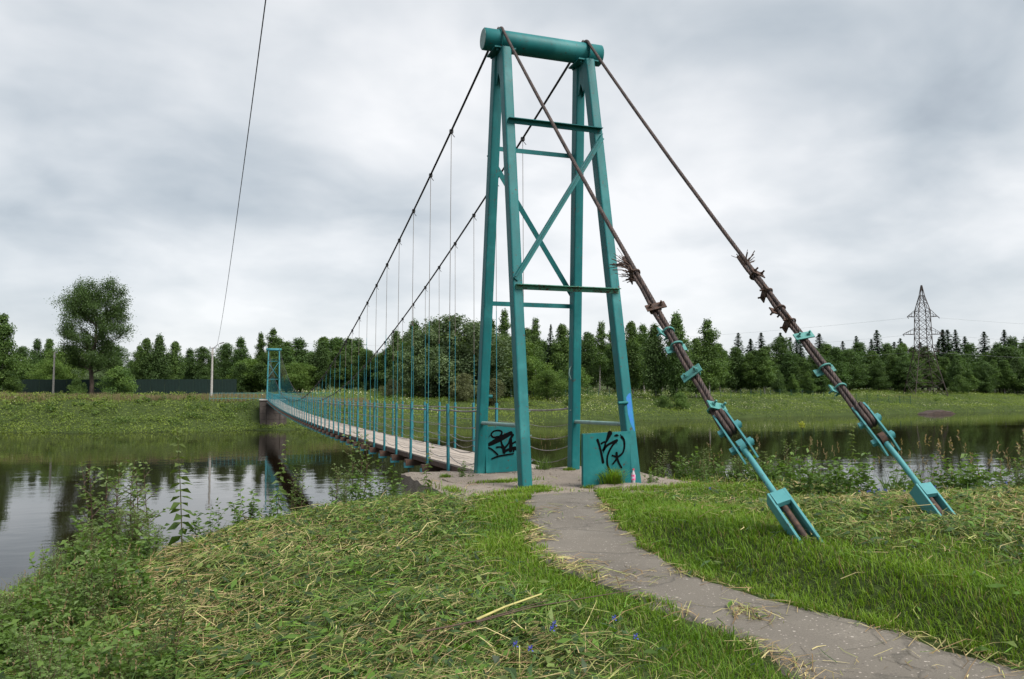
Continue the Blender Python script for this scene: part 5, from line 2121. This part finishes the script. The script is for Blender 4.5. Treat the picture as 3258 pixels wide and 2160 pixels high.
def hay(g):
    n = 520000
    x, y = g.uniform(-11, 11, n), g.uniform(-12.2, -0.3, n)
    ok, dep = view_ok(x, y)
    x, y, dep = x[ok], y[ok], dep[ok]
    d = seg_dist(x, y, EDGE)
    pin = path_in(x, y)
    w = fresh_w(x, y)
    on_slab = (x > -2.3) & (x < 2.0) & (y > -2.9) & (y < 1.5)
    clump = sstep(-0.45, 0.15, fbm(x * 2.2 + 0.8 * y, y * 3.0 - 0.9 * x, 107))
    dens = (0.04 + 0.96 * (1 - w) ** 1.5) * np.clip((5.5 / dep) ** 0.8, 0.3, 1.3) * (0.30 + 0.95 * clump)
    dens = np.where(d < -0.3, dens * sstep(-1.4, -0.3, d), dens)
    patch = sstep(-0.1, 0.5, fbm(x * 1.1, y * 1.4, 99))
    xl, xr = path_bounds(y)
    on_path = 0.07 * patch * sstep(-3.0, -4.2, y) + 0.40 * patch * sstep(-5.0, -6.0, y) * sstep(-8.6, -7.0, y) * sstep(xr - 0.1, xl + 0.1, x) + (0.25 + 0.75 * patch) * sstep(0.20, 0.0, pin) * sstep(-3.2, -4.5, y)
    on_path = on_path + 0.9 * np.exp(-((x + 2.02) / 0.13) ** 2 - ((y + 8.95) / 0.16) ** 2)
    dens = np.where(pin > 0, on_path, dens)
    dens = np.where(on_slab, 0.012, dens)
    keep = g.uniform(0, 1, len(x)) < dens * 0.70
    x, y, dep, d, pin = x[keep], y[keep], dep[keep], d[keep], pin[keep]
    n = len(x)
    pile = 0.04 + 0.11 * np.clip(0.3 + fbm(x * 1.2, y * 1.2, 101), 0, 1.2) + 0.06 * np.clip(fbm(x * 2.2 + 0.8 * y, y * 3.0 - 0.9 * x, 107), 0, 1)
    pile = np.where((pin > 0), 0.012, pile)
    pile = np.where((x > -2.3) & (x < 2.0) & (y > -2.9) & (y < 1.5), 0.012, pile)
    z = gz(x, y) + pile * g.uniform(0.05, 1.0, n) + 0.004
    domi = R(38) + 0.9 * fbm(x * 0.6, y * 0.6, 103)
    an = np.where(g.uniform(0, 1, n) < 0.6, domi + g.normal(size=n) * 0.45, g.uniform(0, math.pi, n))
    ln = np.clip(g.lognormal(-1.95, 0.55, n), 0.05, 0.55)
    wd = (0.0022 + 0.00042 * dep) * g.uniform(0.7, 1.5, n)
    pit = g.normal(size=n) * np.where(pin > 0, 0.03, 0.22)
    pr_ = np.clip(fbm(x * 0.7, y * 0.7, 105) * 0.5 + 0.5, 0, 1)
    straw = g.uniform(0, 1, n) < np.where(pin > 0, 0.85, 0.12 + 0.52 * sstep(0.3, 0.8, pr_))
    cidx = np.where(straw, g.choice([2, 3, 5, 6], n), g.choice([0, 1, 4, 1, 5], n))
    strands('cut_hay', 'freshly cut hay strewn over both sides of the path', x, y, z, ln, wd, an, pit, g, cidx)
    # wilted broad leaves among it
    k = g.uniform(0, 1, n) < np.where(pin > 0, 0.02, 0.17)
    x, y, z, dep = x[k], y[k], z[k] + 0.012, dep[k]
    n = len(x)
    strands('wilted_leaves', 'wilted broad weed leaves lying in the cut hay', x, y, z, g.uniform(0.04, 0.13, n), g.uniform(0.018, 0.05, n), g.uniform(0, 6.28, n), g.normal(size=n) * 0.4, g, g.choice([0, 1, 4, 4, 1], n), mat='weed', leaf=True)


lawn(np.random.default_rng(31))
hay(np.random.default_rng(32))


def plant_mesh(kind, seed):
    """standing weeds: 'mugwort' (branched, narrow leaves), 'nettle' (paired drooping leaves), 'leafy' (broad clump), 'reed' (grass clump with seed heads), 'umbel'"""
    g = np.random.default_rng(seed)
    stems = MB()
    P, D, Ln, Wd, C_ = [], [], [], [], []

    def leafs(p, d, ln, wd, c):
        P.append(p)
        D.append(d)
        Ln.append(ln)
        Wd.append(wd)
        C_.append(c)

    def stem(base, top, r, bend=0.1, n=8):
        pts = []
        off = g.normal(size=3) * bend * (1, 1, 0)
        for i in range(n + 1):
            t = i / n
            pts.append(base + (top - base) * t + off * t * (1 - t) * 2)
        stems.tube([Vector(p) for p in pts], [r * (1 - 0.75 * i / n) for i in range(n + 1)], 5, cap=False)
        return np.array(pts)
    if kind == 'mugwort':
        g1, g2 = np.array((0.075, 0.14, 0.032)), np.array((0.19, 0.25, 0.095))
        for s in range(3):
            a = g.uniform(0, 6.28)
            b0 = np.array([math.cos(a), math.sin(a), 0]) * 0.06 * s
            H = g.uniform(0.75, 1.0)
            tp = b0 + np.array([g.normal() * 0.12, g.normal() * 0.12, H])
            pts = stem(b0, tp, 0.006)
            for j in range(34):
                t = 0.12 + 0.86 * j / 33
                k = min(7, int(t * 8))
                p = pts[k] + (pts[k + 1] - pts[k]) * (t * 8 - k)
                an = j * 2.4
                br = 0.22 * (1 - t) + 0.05 if j % 2 == 0 else 0.0
                d0 = np.array([math.cos(an), math.sin(an), 0.75])
                d0 /= np.linalg.norm(d0)
                if br > 0.07 and t > 0.3:
                    stems.tube([Vector(p), Vector(p + d0 * br)], [0.003, 0.001], 4, cap=False)
                mm = max(3, int(br / 0.02)) if t > 0.3 else 5
                for q in range(mm):
                    u = (q + 1) / mm
                    pp = p + d0 * br * u
                    an2 = an + g.normal() * 0.9
                    dd = np.array([math.cos(an2), math.sin(an2), g.uniform(-0.2, 0.7)])
                    leafs(pp, dd / np.linalg.norm(dd), g.uniform(0.03, 0.075) * (1.3 - 0.7 * t), g.uniform(0.008, 0.014), g1 + (g2 - g1) * np.clip(t * 0.7 + g.uniform(-0.2, 0.3), 0, 1))
    elif kind == 'nettle':
        g1, g2 = np.array((0.045, 0.10, 0.02)), np.array((0.13, 0.17, 0.05))
        H = 1.0
        pts = stem(np.zeros(3), np.array([0.05, 0.02, H]), 0.005, 0.05)
        for j in range(17):
            t = 0.18 + 0.8 * j / 16
            k = min(7, int(t * 8))
            p = pts[k] + (pts[k + 1] - pts[k]) * (t * 8 - k)
            for sd_ in (0, math.pi):
                an = j * 1.57 + sd_ + g.normal() * 0.2
                dd = np.array([math.cos(an), math.sin(an), -0.55 + 0.6 * t + g.normal() * 0.15])
                leafs(p, dd / np.linalg.norm(dd), (0.10 * (1.15 - t) + 0.03) * g.uniform(0.8, 1.2), 0.032 * (1.1 - 0.7 * t), g1 + (g2 - g1) * t)
                leafs(p, np.array([math.cos(an + 0.6) * 0.6, math.sin(an + 0.6) * 0.6, -0.2]), 0.035, 0.012, g2)
    elif kind == 'leafy':
        g1, g2 = np.array((0.040, 0.095, 0.018)), np.array((0.135, 0.215, 0.05))
        for s in range(9):
            a = g.uniform(0, 6.28)
            r_ = g.uniform(0, 0.16)
            b0 = np.array([math.cos(a) * r_, math.sin(a) * r_, 0])
            H = g.uniform(0.35, 0.75)
            pts = stem(b0, b0 + np.array([g.normal() * 0.16, g.normal() * 0.16, H]), 0.004)
            for j in range(20):
                t = 0.1 + 0.9 * j / 19
                k = min(7, int(t * 8))
                p = pts[k] + (pts[k + 1] - pts[k]) * (t * 8 - k)
                an = j * 2.4 + g.normal() * 0.3
                dd = np.array([math.cos(an), math.sin(an), g.uniform(-0.1, 0.8)])
                leafs(p, dd / np.linalg.norm(dd), g.uniform(0.06, 0.13), g.uniform(0.018, 0.034), g1 + (g2 - g1) * np.clip(t * 0.6 + g.uniform(-0.1, 0.4), 0, 1))
    elif kind == 'reed':
        g1, g2 = np.array((0.05, 0.105, 0.02)), np.array((0.14, 0.21, 0.05))
        for s in range(60):
            a = g.uniform(0, 6.28)
            r_ = g.uniform(0, 0.2)
            b0 = np.array([math.cos(a) * r_, math.sin(a) * r_, 0])
            H = g.uniform(0.3, 0.75)
            dd = np.array([g.normal() * 0.3, g.normal() * 0.3, 1.0])
            leafs(b0, dd / np.linalg.norm(dd), H, 0.010, g1 + (g2 - g1) * g.uniform(0, 1))
        for s in range(9):
            b0 = g.normal(size=3) * np.array([0.1, 0.1, 0])
            H = g.uniform(0.7, 1.05)
            pts = stem(b0, b0 + np.array([g.normal() * 0.16, g.normal() * 0.16, H]), 0.0028, 0.18)
            for q in range(7):
                leafs(pts[-1] - np.array([0, 0, 0.016 * q]), unit(g.normal(size=3) * 0.4 + np.array([0, 0, 1.0])), 0.04, 0.009, np.array((0.26, 0.19, 0.11)))
    elif kind == 'umbel':
        g1, g2 = np.array((0.05, 0.10, 0.02)), np.array((0.11, 0.17, 0.04))
        H = 0.95
        pts = stem(np.zeros(3), np.array([0.03, 0.0, H]), 0.005, 0.05)
        for q in range(16):
            an = q * 2.4
            d0 = np.array([math.cos(an) * 0.5, math.sin(an) * 0.5, 1.0]) * (0.05 + 0.05 * (q % 3) / 2)
            stems.tube([Vector(pts[-1]), Vector(pts[-1] + d0)], 0.0015, 4, cap=False)
            for _ in range(6):
                leafs(pts[-1] + d0 + g.normal(size=3) * 0.008, unit(g.normal(size=3) + np.array([0, 0, 0.8])), 0.016, 0.012, np.array((0.30, 0.32, 0.04)))
        for j in range(26):
            t = 0.1 + 0.7 * j / 25
            k = min(7, int(t * 8))
            an = j * 2.4
            dd = np.array([math.cos(an), math.sin(an), 0.4 + 0.3 * g.normal()])
            leafs(pts[k], dd / np.linalg.norm(dd), g.uniform(0.06, 0.13), 0.02, g1 + (g2 - g1) * g.uniform(0, 1))
    P, D, Ln, Wd, C_ = np.array(P), unit(np.array(D)), np.array(Ln)[:, None], np.array(Wd)[:, None], np.array(C_)
    n = len(P)
    s = unit(np.cross(D, np.array([0, 0, 1.0]) + g.normal(size=(n, 3)) * 0.5))
    nn = np.cross(s, D)
    m = P + D * Ln * 0.45 + nn * Ln * 0.06
    tip = P + D * Ln - np.array([0, 0, 1.0]) * Ln * 0.16
    V = np.stack([P, m - s * Wd, tip, m + s * Wd], 1).reshape(-1, 3)
    F = np.arange(4 * n).reshape(n, 4)
    # join stems (as quads) and leaves in one mesh with colours
    sv = np.array(stems.v) if stems.v else np.zeros((0, 3))
    sf = [f for f in stems.f if len(f) == 4]
    V2 = np.concatenate([V, sv])
    F2 = np.concatenate([F, np.array(sf).reshape(-1, 4) + len(V)]) if sf else F
    sc_ = np.array((0.10, 0.09, 0.04)) if kind != 'mugwort' else np.array((0.13, 0.08, 0.06))
    C2 = np.concatenate([np.repeat(C_, 4, 0), np.tile(sc_, (len(sv), 1))])
    return np_mesh(kind + '_plant', V2, F2, M['weed'], C2)


PLANT = {k_: [plant_mesh(k_, 200 + 7 * i + 31 * q) for q in range(2 if k_ in ('nettle', 'umbel') else 3)] for i, k_ in enumerate(('mugwort', 'nettle', 'leafy', 'reed', 'umbel'))}
pl_r = random.Random(21)


def ray_ground(dx_, dy_, z=0.0):
    """point on level z seen at photo column/row"""
    p, yaw = R(3.6), R(18.92)
    lat, up = (dx_ - 1182.5) / 1839.5, (784 - dy_) / 1839.5
    f = Vector((math.sin(yaw) * math.cos(p), math.cos(yaw) * math.cos(p), math.sin(p)))
    r_ = Vector((math.cos(yaw), -math.sin(yaw), 0))
    u = r_.cross(f)
    d = f + r_ * lat + u * up
    t = (z - CAM[2]) / d.z
    return Vector(CAM) + d * t


def proj_rc(x, y, z):
    """photo column and row of a point"""
    p, yaw = R(3.6), R(18.92)
    f = Vector((math.sin(yaw) * math.cos(p), math.cos(yaw) * math.cos(p), math.sin(p)))
    r_ = Vector((math.cos(yaw), -math.sin(yaw), 0))
    v = Vector((x, y, z)) - Vector(CAM)
    d = v.dot(f)
    return 1182.5 + 1839.5 * v.dot(r_) / d, 784 - 1839.5 * v.dot(r_.cross(f)) / d


def too_tall(x, y, H):
    """keeps the left bank low where the photograph looks out over it to open water"""
    z = float(gz(np.array([x]), np.array([y]))[0])
    c, r_ = proj_rc(x, y, z + H * 1.15)
    return r_ < np.interp(c, [-300, 0, 70, 140, 200, 270, 335, 400, 440, 560, 640, 730, 800, 860, 940], [1370, 1335, 1310, 1230, 1165, 1105, 1165, 1240, 1245, 1215, 1195, 1150, 1075, 1105, 1120])


def plant(kind, x, y, H, label, group=None, name=None, lean=0.0, cat='plant', sink=0.03):
    me = PLANT[kind][pl_r.randrange(len(PLANT[kind]))]
    z = float(gz(np.array([x]), np.array([y]))[0]) - sink
    o = link(name or kind + '_plant', me, None, (x, y, z), (lean * pl_r.uniform(-1, 1), lean * pl_r.uniform(-1, 1), pl_r.uniform(0, 6.28)))
    H *= 1.22
    o.scale = (H * pl_r.uniform(0.9, 1.15),) * 2 + (H,)
    tag(o, label, cat, group)
    return o


# the ones that stand out against the water
for kind, dx_, dyb, zb, H, label in (
        ('mugwort', 262, 1300, -0.45, 1.6, 'tallest bushy mugwort on the left bank, standing against the water'),
        ('mugwort', 205, 1330, -0.40, 1.25, 'bushy mugwort left of the tallest one on the left bank'),
        ('mugwort', 325, 1310, -0.35, 1.15, 'mugwort right of the tallest one on the left bank'),
        ('nettle', 420, 1300, -0.15, 1.05, 'single tall nettle stalk with drooping leaves on the left bank'),
        ('mugwort', 805, 1180, -0.3, 1.15, 'tall mugwort beside the bridge abutment against the water'),
        ('mugwort', 770, 1190, -0.3, 0.75, 'mugwort just left of the tall one beside the abutment'),
        ('leafy', 850, 1175, -0.2, 0.75, 'leafy weed between the mugwort and the abutment'),
        ('leafy', 905, 1160, -0.2, 0.65, 'leafy weed at the foot of the abutment wall'),
        ('nettle', 985, 1165, -0.3, 0.85, 'nettle in front of the abutment side wall'),
        ('nettle', 640, 1225, -0.25, 0.95, 'leaning nettle in front of the dark bridge reflection'),
        ('mugwort', 675, 1215, -0.3, 0.75, 'feathery weed over the dark bridge reflection'),
        ('leafy', 560, 1240, -0.2, 0.6, 'leafy weed clump on the rim left of the bridge reflection'),
        ('leafy', 480, 1255, -0.2, 0.55, 'leafy weed clump right of the single nettle stalk'),
        ('leafy', 600, 1235, -0.2, 0.55, 'leafy weed left of the leaning nettle'),
        ('leafy', 1505, 1115, 0.0, 0.35, 'small leafy weed at the right edge of the slab'),
        ('umbel', 1865, 1150, 0.0, 0.85, 'weed with yellow umbel right of the left anchor rod'),
        ('nettle', 1975, 1160, 0.0, 0.85, 'nettle between the two ground anchors'),
        ('leafy', 1840, 1150, 0.0, 0.75, 'dark leafy weed right of the left anchor plates'),
        ('leafy', 1900, 1155, 0.0, 0.8, 'dark leafy clump between the two anchor rods'),
        ('leafy', 1950, 1170, 0.0, 0.7, 'leafy clump left of the right anchor rod'),
        ('leafy', 2020, 1165, 0.0, 0.75, 'leafy clump just left of the right anchor fork'),
        ('mugwort', 1620, 1115, 0.0, 0.45, 'small feathery weed on the rim right of the tower'),
        ('reed', 2060, 1150, 0.0, 0.7, 'grass clump just left of the right anchor rod'),
        ('reed', 2150, 1130, 0.05, 1.1, 'tall seeding grass right of the right anchor rod'),
        ('reed', 2225, 1120, 0.05, 1.35, 'tallest seeding grass clump at the right'),
        ('reed', 2300, 1125, 0.05, 1.3, 'seeding grass clump near the right edge of the view'),
        ('leafy', 2210, 1130, 0.05, 1.0, 'leafy weed among the seeding grass at the right'),
        ('leafy', 2290, 1130, 0.05, 1.1, 'leafy weed near the right edge of the view'),
        ('leafy', 2355, 1130, 0.05, 1.1, 'leafy weed at the very right edge of the view'),
        ('reed', 1255, 1085, 0.0, 0.55, 'grass tuft with seed heads at the deck end'),
        ('leafy', 1070, 1105, 0.0, 0.4, 'little weed on the slab before the back left leg')):
    q = ray_ground(dx_, dyb, zb)
    plant(kind, q.x, q.y, H, label, lean=0.08, sink=0.05)
# dense weeds in the lower left corner
n_w = 0
for i in range(900):
    x, y = pl_r.uniform(-9.5, -5.2), pl_r.uniform(-10.2, -4.2)
    d = float(seg_dist(np.array([x]), np.array([y]), EDGE)[0])
    ok, dep = view_ok(np.array([x]), np.array([y]), 0.15, 3.0)
    if not ok[0] or d > 1.35 - 1.0 * (y > -6.6) or d < -2.2 or n_w >= 150:
        continue
    # keep the corner, leave the hay side free
    if x > -5.75 + 0.25 * math.sin(y * 3) and d > -0.1:
        continue
    k_ = pl_r.choice(['leafy', 'leafy', 'mugwort', 'leafy', 'mugwort'])
    hh_ = pl_r.uniform(0.45, 0.8) * (1.15 if d < 0 else 0.8)
    while hh_ > 0.15 and too_tall(x, y, hh_):
        hh_ *= 0.8
    if hh_ < 0.18:
        continue
    plant(k_, x, y, hh_, ('feathery mugwort' if k_ == 'mugwort' else 'broad-leaved green weed') + ' in the dense patch at the lower left corner', 'weeds in the lower left corner', lean=0.15)
    n_w += 1
n_c = 0
for i in range(1500):
    x, y = pl_r.uniform(-8.5, -5.2), pl_r.uniform(-10.6, -6.0)
    c_, r_ = proj_rc(x, y, 0.0)
    if n_c >= 130 or not (-120 < c_ < 300 + 60 * math.sin(y * 5) + 70 * (r_ > 1480)) or not (1290 < r_ < 1800):
        continue
    k_ = pl_r.choice(['leafy', 'leafy', 'mugwort', 'leafy', 'reed'])
    hh_ = pl_r.uniform(0.22, 0.46)
    while hh_ > 0.14 and too_tall(x, y, hh_):
        hh_ *= 0.8
    plant(k_, x, y, hh_, {'leafy': 'broad-leaved green weed', 'mugwort': 'feathery mugwort', 'reed': 'grass tuft'}[k_] + ' nearest the camera in the lower left corner', 'nearest weeds in the lower left corner', lean=0.2)
    n_c += 1
# weeds along the rim of the bank
n_r = 0
for i in range(1400):
    x, y = pl_r.uniform(-6.5, 10.5), pl_r.uniform(-7.5, 0)
    d = float(seg_dist(np.array([x]), np.array([y]), EDGE)[0])
    ok, dep = view_ok(np.array([x]), np.array([y]), 0.15, 3.0)
    if not ok[0] or d > -0.15 or d < -1.3 or (-2.4 < x < 2.1 and y > -2.8) or n_r >= 140:
        continue
    right = x > 1.5
    if right:
        k_ = pl_r.choice(['leafy', 'reed', 'leafy', 'mugwort'])
        zn = 'between the tower and the left anchor' if x < 3.3 else ('behind the right anchor' if x < 5 else 'right of the right anchor')
        plant(k_, x, y, pl_r.uniform(0.45, 0.8), {'leafy': 'broad-leaved weed', 'reed': 'seeding grass tuft', 'mugwort': 'feathery mugwort'}[k_] + ' on the bank rim ' + zn, 'weeds on the right rim', lean=0.15)
    else:
        k_ = pl_r.choice(['leafy', 'leafy', 'mugwort', 'mugwort'])
        hh_ = pl_r.uniform(0.25, 0.5) if x > -5.2 else pl_r.uniform(0.4, 0.7)
        while hh_ > 0.15 and too_tall(x, y, hh_):
            hh_ *= 0.8
        if hh_ < 0.16:
            continue
        plant(k_, x, y, hh_, {'leafy': 'low broad-leaved weed', 'mugwort': 'low feathery mugwort'}[k_] + (' on the bank rim near the abutment' if x > -4.2 else ' on the bank rim right of the weed patch'), 'weeds on the left rim', lean=0.2)
    n_r += 1

# ------------------------------------------------------------------ small things
fl_me = None
g_ = np.random.default_rng(8)
Pf = g_.normal(size=(14, 3)) * np.array([0.007, 0.007, 0.007])
Vf, Ff = leaf_quads(Pf, unit(g_.normal(size=(14, 3)) + np.array([0, 0, 1.0])), 0.014, 0.7, g_)
sv_ = np.array([(-0.0015, 0, -0.12), (0.0015, 0, -0.12), (0.0015, 0, 0), (-0.0015, 0, 0)])
cf = np.concatenate([np.tile((0.10, 0.11, 0.55), (len(Vf), 1)), np.tile((0.08, 0.14, 0.03), (4, 1))])
fl_me = np_mesh('blue_flower', np.concatenate([Vf, sv_]), np.concatenate([Ff, [[len(Vf), len(Vf) + 1, len(Vf) + 2, len(Vf) + 3]]]), M['weed'], cf)
for dx_, dy_ in ((1418, 1425), (1468, 1463), (1275, 1455), (1280, 1443), (1190, 1490), (1225, 1500), (2010, 1160), (2030, 1150), (2045, 1155), (2050, 1170), (2020, 1175), (2005, 1170), (2125, 1190), (2160, 1140), (2260, 1120), (2325, 1145), (2240, 1130), (2090, 1185), (1640, 1125), (1985, 1150)):
    q = ray_ground(dx_, dy_, 0.16)
    z = float(gz(np.array([q.x]), np.array([q.y]))[0]) + 0.13
    o = link('blue_flower', fl_me, None, (q.x, q.y, z))
    tag(o, 'small violet-blue wildflower in the grass', 'flower', 'blue wildflowers')

# fallen stalks on the hay
for i, (a, b, c, mt, lab) in enumerate((((1100, 1452), (1165, 1425), (1250, 1392), 'stalk_y', 'thick pale yellow cut stalk lying on the hay'), ((1100, 1458), (1230, 1425), (1480, 1250 + 130), 'stalk_b', 'thin brown bent branch lying on the hay'), ((985, 1480), (1100, 1455), (1260, 1410), 'stalk_b', 'dark brown twig lying next to the yellow stalk'))):
    if mt not in M:
        M[mt] = simple_mat(mt, (0.40, 0.36, 0.13) if mt == 'stalk_y' else (0.075, 0.045, 0.03), 0.8)
    pts = []
    for q in (a, b, c):
        w_ = ray_ground(q[0], q[1], 0.12)
        pts.append(Vector((w_.x, w_.y, float(gz(np.array([w_.x]), np.array([w_.y]))[0]) + 0.14)))
    mid = [pts[0].lerp(pts[1], t / 4) for t in range(4)] + [pts[1].lerp(pts[2], t / 4) for t in range(5)]
    tag(MB().tube(mid, [(0.009 if mt == 'stalk_y' else 0.0055) - 0.0004 * j for j in range(9)], 6).build('fallen_stalk', M[mt]), lab, 'stalk', 'fallen stalks')


def bottle():
    t = empty('litter_bottle', (0.86, -1.79, 0.03))
    tag(t, 'small plastic bottle with pink and blue label by the front right leg', 'bottle')
    M['bottle'] = simple_mat('bottle_label', (0.55, 0.62, 0.75), 0.35, scale=22, c2=(0.62, 0.03, 0.16), detail=1)
    M['bottle_clear'] = simple_mat('bottle_plastic', (0.45, 0.42, 0.45), 0.3, scale=10)
    M['bottle_cap'] = simple_mat('bottle_cap', (0.65, 0.05, 0.12), 0.4)
    tl = Vector((0.06, 0.05, 1)).normalized()
    p = lambda h: tl * h
    MB().tube([p(0), p(0.01), p(0.13), p(0.16), p(0.19), p(0.21)], [0.03, 0.036, 0.035, 0.027, 0.014, 0.013], 14).build('body', M['bottle_clear'], t)
    MB().tube([p(0.05), p(0.135)], 0.0375, 14).build('wrapper', M['bottle'], t)
    MB().tube([p(0.208), p(0.235)], 0.016, 12).build('cap', M['bottle_cap'], t)


bottle()


def gravel():
    g = np.random.default_rng(61)
    n = 2600
    x, y = g.uniform(-2.25, 1.95, n), g.uniform(-2.7, 1.3, n)
    k = fbm(x * 1.4, y * 1.4, 131) + g.uniform(-0.3, 0.3, n) > 0.0
    x, y = x[k], y[k]
    n = len(x)
    r = 0.006 + 0.02 * g.uniform(0, 1, n) ** 3
    base = np.array([(1, 0, 0), (-0.5, 0.87, 0), (-0.5, -0.87, 0), (0.1, 0.1, 0.9)])
    an = g.uniform(0, 6.28, n)
    ca, sa = np.cos(an), np.sin(an)
    V = base[None] * r[:, None, None] * g.uniform(0.6, 1.4, (n, 4, 1))
    X = V[:, :, 0] * ca[:, None] - V[:, :, 1] * sa[:, None] + x[:, None]
    Y = V[:, :, 0] * sa[:, None] + V[:, :, 1] * ca[:, None] + y[:, None]
    Z = V[:, :, 2] + 0.004
    i0 = (np.arange(n) * 4)[:, None]
    F = np.concatenate([i0 + np.array([[0, 1, 3]]), i0 + np.array([[1, 2, 3]]), i0 + np.array([[2, 0, 3]])], 1).reshape(-1, 3)
    o = link('gravel', np_mesh('gravel', np.stack([X, Y, Z], -1).reshape(-1, 3), F, M['slab']))
    tag(o, 'loose gravel and crumbs on the abutment slab', 'gravel', kind='stuff')


gravel()
